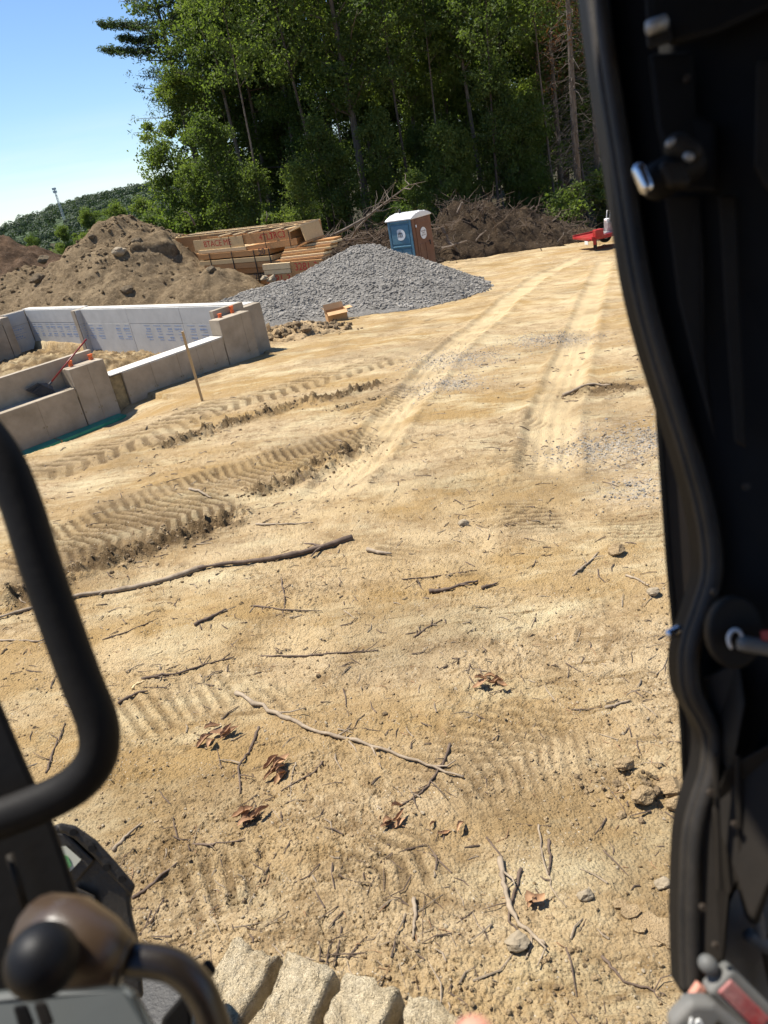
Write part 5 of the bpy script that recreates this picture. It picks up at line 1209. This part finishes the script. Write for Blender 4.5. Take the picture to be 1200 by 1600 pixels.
def curled_leaves(px, py, n, sz, lab, seed, spread=.036, ang=.6):
    rr = np.random.default_rng(seed); P0 = gpt(px, py); t = thing('leaf_cluster', P0, lab, 'dead leaves', 'curled dead leaves on the dirt')
    for k in range(n):
        a = ang + rr.normal() * .3; dx = np.array([math.cos(a), math.sin(a), 0]); dy = np.array([-dx[1], dx[0], 0])
        c = P0 + dx * rr.normal() * spread + dy * rr.normal() * spread * .8; c[2] = gz(c[0], c[1]) + .008 + rr.uniform(0, .03)
        L, Wd = sz * rr.uniform(.7, 1.35), sz * rr.uniform(.20, .40); cu = rr.uniform(.7, 1.8); V = []; m_ = 7
        for i in range(m_):
            u_ = i / (m_ - 1); w = Wd * math.sin(math.pi * min(1, u_ * .93 + .05)) ** .8 * (1 + .18 * math.sin(i * 2.3))
            for j in (-1, -.5, 0, .5, 1):
                th = j * cu; V.append(c + dx * (u_ - .5) * L + dy * w * math.sin(th) / cu + Z3 * (w * (1 - math.cos(th)) / cu * 1.3 + .012 * math.sin(u_ * 4 + k)))
        Fc = [(i * 5 + j, i * 5 + j + 1, (i + 1) * 5 + j + 1, (i + 1) * 5 + j) for i in range(m_ - 1) for j in range(4)]
        MB().add(V, Fc).build('curled_leaf', M['deadleaf'], t, smooth=True)
curled_leaves(434, 1208, 9, .085, 'larger clump of curled brown dead leaves in the middle foreground', 1)
curled_leaves(396, 1282, 8, .075, 'lower clump of curled brown dead leaves above a thin dark twig', 2)
curled_leaves(348, 1147, 6, .09, 'long narrow clump of curled dead leaves under the tread-mark patch', 3, ang=.5)
curled_leaves(768, 1065, 7, .075, 'small dark red-brown clump of dead leaves right of centre', 4, ang=.0)
curled_leaves(622, 1285, 5, .065, 'flattened pinkish dead leaves by the dark crossing stick', 5)
curled_leaves(688, 1302, 3, .05, 'few dead leaf scraps right of the flattened pinkish leaves', 6)
curled_leaves(825, 1408, 3, .06, 'single dead leaf beside the stout pale root', 7)

GR = [((965, 862), .065, 'round brown stone with a dark shadow right of the wheel tracks', 'clod'), ((1021, 926), .04, 'small grey stone by the cab door post', 'rock'), ((1005, 1245), .05, 'brown clod among the crumbled earth at right', 'clod'), ((1045, 1222), .06, 'largest clod among the crumbled earth by the door seal', 'clod'),
      ((975, 1190), .05, 'rounded clod left of the crumbled earth', 'clod'), ((1060, 1250), .05, 'clod touching the door seal edge', 'clod'), ((810, 1483), .04, 'pale flat stone below the stout pale root', 'rock'), ((915, 1403), .03, 'small tan stone above the cracked pale crust', 'rock'), ((1035, 1375), .03, 'small white stone against the door seal', 'rock'),
      ((725, 820), .045, 'grey stone in the middle of the pale patch', 'rock'), ((600, 1112), .016, 'dark pebble right of the long pale stick', 'wetclod'), ((495, 1050), .016, 'dark pebble above the long pale stick', 'wetclod')]
for i, ((px, py), r, lb, mt_) in enumerate(GR): facet('stone', gpt(px, py), r, M[mt_], 200 + i, (1.15, .9, .75), lb, 'stone', 'stones on the dirt', sub=2, sink=.35)
# pale cracked crust at right
cr_ = thing('cracked_crust', gpt(1030, 1450), 'cracked pale crust of dried mud near the lower door seal', 'mud crust')
rr = np.random.default_rng(17)
for i, (px, py, r) in enumerate(((985, 1425, .045), (1010, 1440, .06), (1040, 1452, .075), (1062, 1440, .05), (1020, 1462, .05), (1055, 1470, .045), (1000, 1452, .03), (968, 1412, .03), (1075, 1456, .05))):
    c = gpt(px, py); m_ = 7; ph = rr.uniform(0, 6)
    MB().prism([c + np.array([math.cos(t + ph), .8 * math.sin(t + ph), 0]) * r * rr.uniform(.75, 1.1) - Z3 * .01 for t in np.linspace(0, 6.283, m_, endpoint=False)], Z3 * rr.uniform(.018, .03)).build('crust_plate', M['clod'], cr_)

def fan_pts(rr, n, y0=1.3, y1=16, reg=None):
    y = y0 * (y1 / y0) ** rr.random(n); x = (rr.uniform(-.95, .72, n)) * (y + .8)
    if reg is not None:
        k = reg(x, y); x, y = x[k], y[k]
    return x, y
def scatter_soil(rr, n):
    x, y = fan_pts(rr, n); u_, v_, ins = inside_found(x, y); k = (ins < .1) & (fbm(x, y, 3, 1.1, 77) > rr.uniform(-.9, .5, len(x))); x, y = x[k], y[k]
    return np.stack([x, y, ground_z(x, y) + .002], 1)
tag(stones('soil_crumbs', 15000, scatter_soil, .003, .014, M['clod'], seed=31), 'tan crumbs of dry earth scattered over the site', 'crumbs', kind='stuff')
tag(stones('pebbles', 4200, scatter_soil, .002, .011, M['rock'], seed=32), 'small pale pebbles scattered over the dirt', 'pebbles', kind='stuff')
tag(stones('dark_crumbs', 5500, scatter_soil, .002, .010, M['wetclod'], seed=33), 'small dark crumbs scattered over the dirt', 'crumbs', kind='stuff')
def along_ruts(rr, n):
    X = []; Y = []
    for P, hw, ht in RUTS:
        L = np.hypot(*(P[1:] - P[:-1]).T); m_ = int(n * L.sum() / 14) + 20; i = rr.choice(len(L), m_, p=L / L.sum()); f_ = rr.random(m_)
        q = P[i] + (P[i + 1] - P[i]) * f_[:, None] + rr.normal(size=(m_, 2)) * hw * .8; X.append(q[:, 0]); Y.append(q[:, 1])
    x, y = np.concatenate(X), np.concatenate(Y); return np.stack([x, y, ground_z(x, y) + .006], 1)
tag(stones('rut_clods', 1100, along_ruts, .004, .026, M['wetclod'], seed=34, sub=0), 'dark clods thrown up along the machine ruts', 'clods', kind='stuff')
tag(stones('dry_clods', 900, along_ruts, .004, .026, M['clod'], seed=35, sub=0), 'dry tan clods along the machine ruts', 'clods', kind='stuff')
def on_grav(rr, n):
    X = []
    for P, r in GRAVS:
        m_ = int(n * r * r / 2.2); q = rr.normal(size=(m_, 2)) * r * .6 + P[:2]; X.append(q)
    q = np.concatenate(X); return np.stack([q[:, 0], q[:, 1], ground_z(q[:, 0], q[:, 1]) + .004], 1)
tag(stones('spilled_gravel', 2600, on_grav, .006, .017, M['stone'], seed=36), 'spilled grey gravel spread thinly over the dirt', 'gravel', kind='stuff')
def twig_litter(name, n, mat, lab, seed, r=(.0012, .0035), ln=(.03, .22)):
    rr = np.random.default_rng(seed); x, y = fan_pts(rr, n, 1.3, 13); mb = MB()
    u_, v_, ins = inside_found(x, y); k = (ins < .1) & (fbm(x, y, 3, .8, 7) > rr.uniform(-.8, .5, n)); x, y = x[k], y[k]
    a = rr.uniform(0, 6.28, len(x)); L = rr.uniform(*ln, len(x)) * rr.uniform(.4, 1, len(x))
    x1, y1 = x + np.cos(a) * L, y + np.sin(a) * L; xm, ym = (x + x1) / 2 + rr.normal(size=len(x)) * .08 * L, (y + y1) / 2 + rr.normal(size=len(x)) * .08 * L
    z, zm, z1 = ground_z(x, y), ground_z(xm, ym), ground_z(x1, y1)
    for i in range(len(x)):
        q = rr.uniform(*r) * (1 + .12 * y[i]); mb.tube([(x[i], y[i], z[i] + q), (xm[i], ym[i], max(zm[i], (z[i] + z1[i]) / 2) + q * 1.3), (x1[i], y1[i], z1[i] + q)], [q, q * .9, q * .5], 4, cap=False)
    tag(mb.build(name, M[mat]), lab, 'twigs', kind='stuff')
twig_litter('twig_litter', 2300, 'stick_d', 'fine dark twigs strewn over the bare dirt', 41)
twig_litter('pale_litter', 1300, 'stick', 'fine pale twigs and straw strewn over the bare dirt', 42)
twig_litter('needle_litter', 1800, 'deadleaf', 'reddish needles and rootlets strewn over the bare dirt', 43, (.0007, .0018), (.02, .10))

# ------------------------------------------------------------------ excavator the picture is taken from
ex_ = thing('excavator', (0, 0, 0), 'black excavator cab with open door, handrail, levers and muddy track around the viewer', 'excavator')
def cpath(pts, D):
    return [atD(px, py, D if not hasattr(D, '__len__') else D[i]) for i, (px, py) in enumerate(pts)]
def smoothp(pts, n=6):
    P = np.array(pts, float); o = []
    for i in range(len(P) - 1):
        p0, p1, p2, p3 = P[max(i - 1, 0)], P[i], P[i + 1], P[min(i + 2, len(P) - 1)]
        for t in np.linspace(0, 1, n, endpoint=False):
            o.append(.5 * ((2 * p1) + (-p0 + p2) * t + (2 * p0 - 5 * p1 + 4 * p2 - p3) * t * t + (-p0 + 3 * p1 - 3 * p2 + p3) * t ** 3))
    o.append(P[-1]); return np.array(o)
def slab(name, mat, pts, D, th=.02, par=None, bev=.004):
    """panel cut to an outline, with real thickness going outwards from the seat"""
    P = [atD(*p[:2], p[2] if len(p) > 2 else D) for p in pts]
    cdir = np.mean(P, axis=0) - CAM; cdir /= np.linalg.norm(cdir)
    mb_ = MB(); n_ = len(P); B_ = [CAM + (p - CAM) * (1 + th / np.linalg.norm(p - CAM)) for p in P]
    mb_.add(P + B_, [tuple(range(n_)), tuple(range(2 * n_ - 1, n_ - 1, -1))] + [(i, i + n_, (i + 1) % n_ + n_, (i + 1) % n_) for i in range(n_)])
    ob = mb_.build(name, M[mat], par or ex_)
    if bev: bevel(ob, bev, 2)
    return ob
# door opening seal: an S-shaped pair of rubber ribs
SEAL = [(905, -140), (912, -40), (928, 90), (950, 230), (968, 350), (985, 450), (1008, 540), (1036, 630), (1064, 720), (1085, 800), (1094, 860), (1093, 905), (1078, 955), (1063, 1000), (1058, 1040), (1064, 1085), (1084, 1122), (1096, 1155), (1092, 1205), (1076, 1255), (1065, 1305), (1061, 1380), (1060, 1460), (1063, 1548)]
sp = smoothp(SEAL, 6)
MB().tube([atD(x + 10, y, .60) for x, y in sp], .0052, 8).build('door_seal', M['rubber'], ex_, smooth=True)
MB().tube([atD(x + 23, y, .592) for x, y in sp], .0062, 8).build('door_seal', M['rubber'], ex_, smooth=True)
mb = MB(); q = [atD(x + 17, y, .61) for x, y in sp]
for i in range(len(q) - 1):
    w0 = RV * .0092; mb.hexa([q[i] - w0, q[i] + w0, q[i] + w0 + F * .02, q[i] - w0 + F * .02], [q[i + 1] - w0, q[i + 1] + w0, q[i + 1] + w0 + F * .02, q[i + 1] - w0 + F * .02])
mb.build('seal_channel', M['cab'], ex_)
# jamb outside the seal
slab('door_jamb', 'jamb', [(1024, 600), (1034, 740), (1044, 880), (1056, 1010), (1066, 1140), (1072, 1290), (1076, 1540), (1110, 1535), (1130, 1500), (1140, 1300), (1150, 900), (1120, 700), (1060, 600)], .70, .03)
slab('jamb_lip', 'cab', [(1020, 590), (1030, 740), (1040, 880), (1052, 1010), (1062, 1140), (1068, 1290), (1074, 1290), (1069, 1140), (1059, 1010), (1047, 880), (1038, 740), (1030, 590)], .695, .012, bev=.001)
# inner lining: outline follows the seal
lin = [(x + 29, y) for x, y in sp[::3] if y < 1535]
lining = slab('door_lining', 'cab', [(x, y, .622) for x, y in lin] + [(1094, 1536, .615), (1132, 1506, .60), (1141, 1410, .60), (1152, 1385, .59), (1166, 1440, .58), (1184, 1448, .58), (1204, 1390, .57), (1500, 1300, .50), (1500, -140, .50)], .62, .03)
# raised trims
slab('trim_strip', 'cab_panel', [(1038, 305, .585), (1095, 305, .585), (1102, 420, .58), (1104, 560, .58), (1118, 690, .575), (1090, 590, .58), (1060, 470, .585)], .58, .006, bev=.002)
slab('trim_strip', 'cab_panel', [(1122, 305, .57), (1150, 305, .57), (1156, 480, .565), (1166, 700, .56), (1148, 690, .56), (1134, 500, .565)], .57, .008, bev=.002)
slab('grab_post', 'cab_panel', [(1182, 90, .54), (1230, 90, .54), (1230, 300, .54), (1196, 300, .54), (1178, 262, .54)], .54, .02, bev=.006)
slab('upper_cover', 'cab', [(1000, -140, .56), (1010, 40, .56), (1050, 75, .56), (1120, 55, .55), (1260, -10, .53), (1260, -140, .53)], .55, .02, bev=.006)
slab('latch_backplate', 'cab', [(1012, 85, .575), (1085, 80, .57), (1090, 180, .57), (1122, 190, .565), (1122, 300, .565), (1048, 300, .575), (1025, 200, .575)], .57, .012, bev=.004)
mb = MB(); mb.tube(cpath([(1012, 44), (1040, 34)], .545), .0052, 8); mb.build('bright_catch', M['steel'], ex_, smooth=True)
slab('catch_block', 'cab_panel', [(1008, 44, .55), (1046, 34, .55), (1052, 66, .55), (1012, 78, .55)], .55, .015, bev=.003)
def capsule(name, mat, a, b, D, r, par=None, taper=1.0):
    A_, B_ = atD(*a, D), atD(*b, D); d = (B_ - A_); L = np.linalg.norm(d); d /= L; P = []; Rr = []
    for t in np.linspace(0, 1, 6): P.append(A_ - d * r * math.cos(t * math.pi / 2) * 1.0); Rr.append(max(r * math.sin(t * math.pi / 2), r * .05))
    for t in np.linspace(0, 1, 6): P.append(B_ + d * r * taper * math.sin(t * math.pi / 2)); Rr.append(max(r * taper * math.cos(t * math.pi / 2), r * .05))
    return MB().tube(P, Rr, 12).build(name, M[mat], par or ex_, smooth=True)
la_ = capsule('latch_body', 'cab', (1030, 282), (1075, 258), .545, .014)
capsule('latch_pin', 'chrome', (999, 266), (1010, 292), .53, .0052, la_); capsule('latch_boss', 'cab_panel', (1058, 228), (1078, 240), .535, .009, la_)
capsule('latch_bolt', 'steel', (1074, 244), (1078, 246), .525, .003, la_); capsule('latch_screw', 'steel', (1046, 224), (1054, 220), .53, .0028, la_)
for t in range(3): capsule('latch_coil', 'cab_panel', (1040 + t * 9, 262), (1050 + t * 9, 284), .532, .0045, la_)
# round boss with lever
c = atD(1140, 985, .57); nD = -F
do = MB().prism([c + RV * .021 * math.cos(t) * 1.0 + UV * .0275 * math.sin(t) for t in np.linspace(0, 6.283, 36, endpoint=False)], -F * .012).build('lever_boss', M['cab_panel'], ex_); bevel(do, .003, 2)
c2r = atD(1149, 999, .552)
MB().tube([c2r + RV * .0052 * math.cos(t) + UV * .0072 * math.sin(t) for t in np.linspace(-1.2, 4.2, 20)], .0015, 6).build('snap_ring', M['label'], do, smooth=True)
capsule('inner_lever', 'grey_plastic', (1164, 1006), (1260, 1022), .54, .0058, do)
slab('red_tab', 'red', [(1188, 985, .535), (1240, 983, .535), (1240, 1000, .535), (1190, 1001, .535)], .535, .008, do, .001)
capsule('strike_pin', 'chrome', (1047, 990), (1060, 984), .615, .0042)
slab('lower_cover', 'cab_panel', [(1098, 1060, .60), (1155, 1030, .58), (1165, 1100, .57), (1150, 1170, .57), (1140, 1215, .58), (1112, 1150, .60)], .58, .006, bev=.003)
slab('kick_panel', 'cab_panel', [(1092, 1330, .59), (1110, 1260, .59), (1135, 1200, .575), (1260, 1130, .55), (1300, 1330, .54), (1202, 1386, .555), (1180, 1440, .56), (1170, 1432, .56), (1152, 1376, .57), (1138, 1400, .58), (1130, 1500, .58), (1094, 1528, .59)], .58, .006, bev=.003)
for px in (1118, 1152, 1180): MB().tube(cpath([(px, 1180), (px + 6, 1390)], .572), .0022, 6).build('panel_rib', M['cab_panel'], ex_)
for i, (px, py) in enumerate(((1118, 925), (1112, 1240), (1150, 1290), (1100, 1420), (1120, 1480), (1168, 760), (1075, 120))):
    c = atD(px, py, .566); MB().prism([c + RV * .0026 * math.cos(t) + UV * .0026 * math.sin(t) for t in np.linspace(0, 6.283, 6, endpoint=False)], F * .004).build('bolt_head', M['jamb'], ex_)
# sill floor with tools
slab('sill_floor', 'dusty', [(1048, 1590, .63), (1130, 1420, .64), (1150, 1370, .64), (1260, 1380, .63), (1500, 1460, .62), (1500, 1900, .62), (1070, 1900, .62), (1056, 1700, .63)], .63, .03)
capsule('pedal_link', 'grey_plastic', (1172, 1462), (1196, 1478), .605, .006); slab('pedal_arm', 'grey_plastic', [(1176, 1432, .60), (1192, 1420, .60), (1200, 1480, .60), (1184, 1490, .60)], .60, .008)
slab('rubber_mat', 'cab_panel', [(1185, 1470, .615), (1230, 1440, .615), (1230, 1640, .615), (1205, 1560, .615)], .615, .006)

# tools on the sill
def tool_frame(a, b, D):
    A_, B_ = atD(*a, D), atD(*b, D); x = (B_ - A_); L = np.linalg.norm(x); x /= L; n = -F - x * (-F @ x); n /= np.linalg.norm(n); return A_, B_, x, np.cross(n, x), n, L
A_, B_, x, y, n, L = tool_frame((1050, 1562), (1150, 1640), .575)
kn = thing('utility_knife', A_, 'grey plastic utility knife with ribbed grip marked 10 at the bottom right corner', 'knife')
ol = [A_ + x * .002 + y * .012, A_ + x * .0 - y * .010, A_ + x * .012 - y * .022, A_ + x * L - y * .022, A_ + x * L + y * .020, A_ + x * .016 + y * .022]
bevel(MB().prism(ol, n * .016).build('handle_body', M['grey_plastic'], kn), .005, 3)
for i in range(11): MB().obox(A_ + x * (.026 + i * .0034) + n * .0165 + y * .004, x * .0008, y * .0095, n * .0012).build('grip_rib', M['cab_panel'], kn)
text_part('number', '10', M['label'], kn, A_ + x * .013 + n * .0166, x * .9 + y * .45, y * .9 - x * .45, .012)
A_, B_, x, y, n, L = tool_frame((1084, 1548), (1145, 1590), .585)
pcl = thing('wooden_wedge', A_, 'flat tan wooden stick between the grey knife and red tool', 'stick')
bevel(MB().obox((A_ + B_) / 2 + n * .006, x * L / 2, y * .007, n * .003).build('wooden_body', M['pencil'], pcl), .003, 2)
MB().obox(A_ + n * .0062 + x * -.002, x * .003, y * .0085, n * .0035).build('worn_tip', M['skin'], pcl)
A_, B_, x, y, n, L = tool_frame((1118, 1522), (1182, 1586), .58)
rb = thing('red_tool', A_, 'worn red and grey rectangular tool lying on the cab sill', 'tool')
bevel(MB().obox((A_ + B_) / 2 + n * .004, x * L * .56, y * .0135, n * .008).build('grey_case', M['grey_plastic'], rb), .004, 3)
bevel(MB().obox((A_ + B_) / 2 + n * .0125, x * L * .47, y * .007, n * .0012).build('red_inlay', M['worn_red'], rb), .001, 1)
kb = capsule('knob', 'grey_plastic', (1105, 1506), (1108, 1509), .575, .0070, rb); kb.name = 'round_knob'

# left handrail loop
HR = [(-160, 560), (-60, 640), (0, 712), (34, 790), (62, 880), (95, 975), (128, 1065), (150, 1120), (156, 1160), (146, 1195), (118, 1226), (80, 1248), (20, 1272), (-60, 1300), (-160, 1330)]
hp_ = smoothp(HR, 5)
MB().tube([atD(a, b, .56) for a, b in hp_], .0152, 14).build('handrail', M['cab'], ex_, smooth=True)
slab('front_pillar', 'cab', [(-60, 980, .60), (-2, 1090, .60), (45, 1200, .60), (88, 1295, .60), (132, 1425, .60), (150, 1520, .60), (60, 1720, .60), (-200, 1720, .60), (-200, 980, .60)], .6, .05, bev=.006)
MB().tube(cpath([(15, 1335), (40, 1420)], .585), .0032, 6).build('pillar_bead', M['cab_panel'], ex_, smooth=True)
# lever: ball knob, tan sleeve, bent rod
cx = atD(66, 1500, .40); V, Fc = ico(3)
jo = MB().add(V * .0190 + cx, Fc).build('lever_knob', M['knob'], ex_, smooth=True)
MB().tube(cpath([(70, 1470), (110, 1472), (160, 1488), (196, 1502)], [.44, .432, .43, .43]), [.0255, .0245, .019, .0125], 18).build('lever_sleeve', M['tan'], jo, smooth=True)
MB().tube(cpath([(186, 1499), (198, 1502)], .43), .0135, 16).build('lever_collar', M['rod'], jo, smooth=True)
lp = smoothp([(185, 1498), (240, 1502), (275, 1512), (305, 1538), (325, 1575), (345, 1640), (360, 1720)], 5)
MB().tube([atD(a, b, .435) for a, b in lp], .0095, 12).build('lever_rod', M['rod'], jo, smooth=True)
slab('console_top', 'console', [(20, 1545, .50), (195, 1535, .50), (215, 1550, .50), (262, 1640, .48), (262, 1760, .46), (-120, 1760, .46), (-120, 1560, .5)], .48, .02, bev=.006)
slab('console_switch', 'cab_panel', [(52, 1568, .475), (72, 1564, .475), (86, 1600, .475), (64, 1606, .475)], .475, .006, bev=.002)
slab('console_switch', 'cab', [(20, 1572, .475), (42, 1568, .475), (56, 1602, .475), (30, 1610, .475)], .475, .006, bev=.002)
slab('step_bracket', 'cab', [(252, 1592, .72), (290, 1548, .72), (300, 1560, .72), (300, 1700, .72), (252, 1700, .72)], .72, .03, bev=.004)
capsule('bracket_bolt', 'cab', (324, 1510), (328, 1516), .70, .0055)
# dark casting with bolt holes and decal, low on the left
CD = 1.55
cs = slab('casting', 'cast', [(70, 1300), (92, 1285), (118, 1290), (150, 1312), (180, 1345), (212, 1385), (204, 1402), (207, 1430), (218, 1475), (225, 1560), (60, 1560), (40, 1400)], CD, .16, bev=.01)
slab('flange_lip', 'cast', [(92, 1285), (118, 1290), (150, 1312), (180, 1345), (213, 1384), (204, 1400), (176, 1372), (146, 1338), (116, 1310), (92, 1299)], CD - .03, .035, cs, .006)
for px, py in ((114, 1301), (143, 1326), (166, 1356), (190, 1374)):
    c = atD(px, py, CD - .034); MB().prism([c + RV * .0075 * math.cos(t) + UV * .0075 * math.sin(t) for t in np.linspace(0, 6.283, 14, endpoint=False)], F * .003).build('bolt_hole', M['cab'], cs)
slab('recess_frame', 'cast', [(84, 1302), (104, 1302), (148, 1345), (120, 1378), (100, 1378), (84, 1340)], CD - .012, .011, cs, .004)
slab('decal', 'decal', [(92, 1322), (103, 1322), (127, 1343), (108, 1364), (92, 1350)], CD - .016, .003, cs, 0)
slab('decal_mark', 'decal_g', [(96, 1334), (106, 1338), (112, 1352), (107, 1358), (98, 1346)], CD - .018, .0015, cs, 0)
slab('casting_rib', 'cast', [(118, 1385), (150, 1400), (160, 1480), (140, 1480), (120, 1420)], CD - .012, .012, cs, .004)
# unseen roof, rear panel and floor
def xbox(name, mat, a, b, w=.01): o = MB().box(a, b).build(name, M[mat], ex_); bevel(o, w, 2); return o
xbox('cab_roof_shade', 'cab', (-.16, -1.3, 3.02), (.95, .78, 3.10), .02)
xbox('rear_panel', 'cab', (-.7, -1.30, 1.4), (.95, -1.24, 3.0), .02)
xbox('cab_floor', 'cab', (-.9, -1.2, 1.10), (.9, .55, 1.16), .01)

# muddy track: shoes side by side
ta, tb_ = lev(440, 1490, .85), lev(710, 1580, .85); td = (tb_ - ta); pit = .165; td /= np.linalg.norm(td); tn = np.array([-td[1], td[0], 0]); tn = tn if tn[1] < 0 else -tn
for k in range(-1, 9):
    o0 = ta + td * (k * pit + .02); nx_, ny_ = 22, 40; rr = np.random.default_rng(60 + k)
    uu, vv = np.meshgrid(np.linspace(0, 1, nx_), np.linspace(0, 1, ny_)); X = uu * .148; Yv = vv * .55
    edge = np.minimum.reduce([uu / .10, (1 - uu) / .10, vv / .045, np.ones_like(uu)]); edge = np.clip(edge, 0, 1)
    wx, wy = X + k * .7, Yv + k * .3
    zz_ = .022 * ss(0, 1, edge) + .012 * fbm(wx, wy, 4, 9, 5 + k) + .007 * fbm(wx, wy, 4, 34, 8 + k, .6) - .09 * (edge <= 0.02)
    rag = 0.012 * fbm(wy, wx, 3, 16, 33 + k)
    V = o0[None] + (X.ravel() + rag.ravel() * (uu.ravel() < .12))[:, None] * td + (Yv.ravel() - .02 + .02 * rr.random() + rag.ravel() * 1.5 * (vv.ravel() < .08))[:, None] * tn + zz_.ravel()[:, None] * Z3
    i = np.arange(ny_ - 1)[:, None] * nx_ + np.arange(nx_ - 1)[None, :]; Q = np.stack([i, i + nx_, i + nx_ + 1, i + 1], -1).reshape(-1, 4)
    link('track_shoe', mesh_np('track_shoe', V, Q, M['mud']), ex_)
mb = MB(); c = ta + td * .25 + tn * .3 - Z3 * .36; mb.obox(c, td * 1.6, tn * .24, Z3 * .27)
mb.build('track_frame', M['cast'], ex_)

# ------------------------------------------------------------------ viewer's hand below the lens, one fingertip in view
tipP = atD(737, 1588, .26)
hd = bpy.data.meshes.new('person'); V = []; E = []; RAD = []
def av(p, r): V.append(tuple(map(float, p))); RAD.append(r); return len(V) - 1
back = -F * .0 - UV; inn = -F
wr_ = tipP + back * .19 + inn * .03 + RV * .03; el_ = wr_ + back * .22 + inn * .08 + RV * .08
w0 = av(wr_, .026); e0 = av(el_, .04); E.append((w0, e0)); pm_ = av(wr_ + UV * .05 + F * .005 - RV * .006, .032); E.append((w0, pm_))
for off, ln, tp_ in ((-.036, .088, None), (-.012, .095, 'tip'), (.012, .09, None), (.033, .075, None)):
    kx = av(wr_ + UV * .10 + RV * (off - .006) + F * .004, .0125); E.append((pm_, kx))
    end = tipP if tp_ else wr_ + UV * (.10 + ln * .72) + RV * (off * 1.1 - .01) + F * .028
    if tp_: d = tipP - np.array(V[kx])
    else: d = end - np.array(V[kx])
    m1 = av(np.array(V[kx]) + d * .42 + F * .006, .0092); m2 = av(np.array(V[kx]) + d * .74 + F * .005, .0082); m3 = av(np.array(V[kx]) + d * 1.0, .0078)
    E += [(kx, m1), (m1, m2), (m2, m3)]
t1 = av(wr_ + UV * .045 - RV * .04 + F * .01, .014); t2 = av(wr_ + UV * .075 - RV * .062 + F * .02, .011); t3 = av(wr_ + UV * .10 - RV * .068 + F * .03, .009); E += [(pm_, t1), (t1, t2), (t2, t3)]
hd.from_pydata([tuple(np.array(v) - tipP) for v in V], E, []); hd.materials.append(M['skin'])
ho = bpy.data.objects.new('person', hd); COL.objects.link(ho); ho.location = [float(q) for q in tipP]
ho.modifiers.new('skin', 'SKIN'); sv = hd.skin_vertices[0].data if hd.skin_vertices else None
if sv is None:
    ly = hd.attributes
else:
    for i, r in enumerate(RAD): sv[i].radius = (r, r)
    sv[w0].use_root = True
sb = ho.modifiers.new('sub', 'SUBSURF'); sb.levels = 2; sb.render_levels = 2
tag(ho, 'pinkish fingertip of the person in the cab at the bottom edge', 'person')
for o in bpy.data.objects:
    if '_o' in o.keys(): del o['_o']
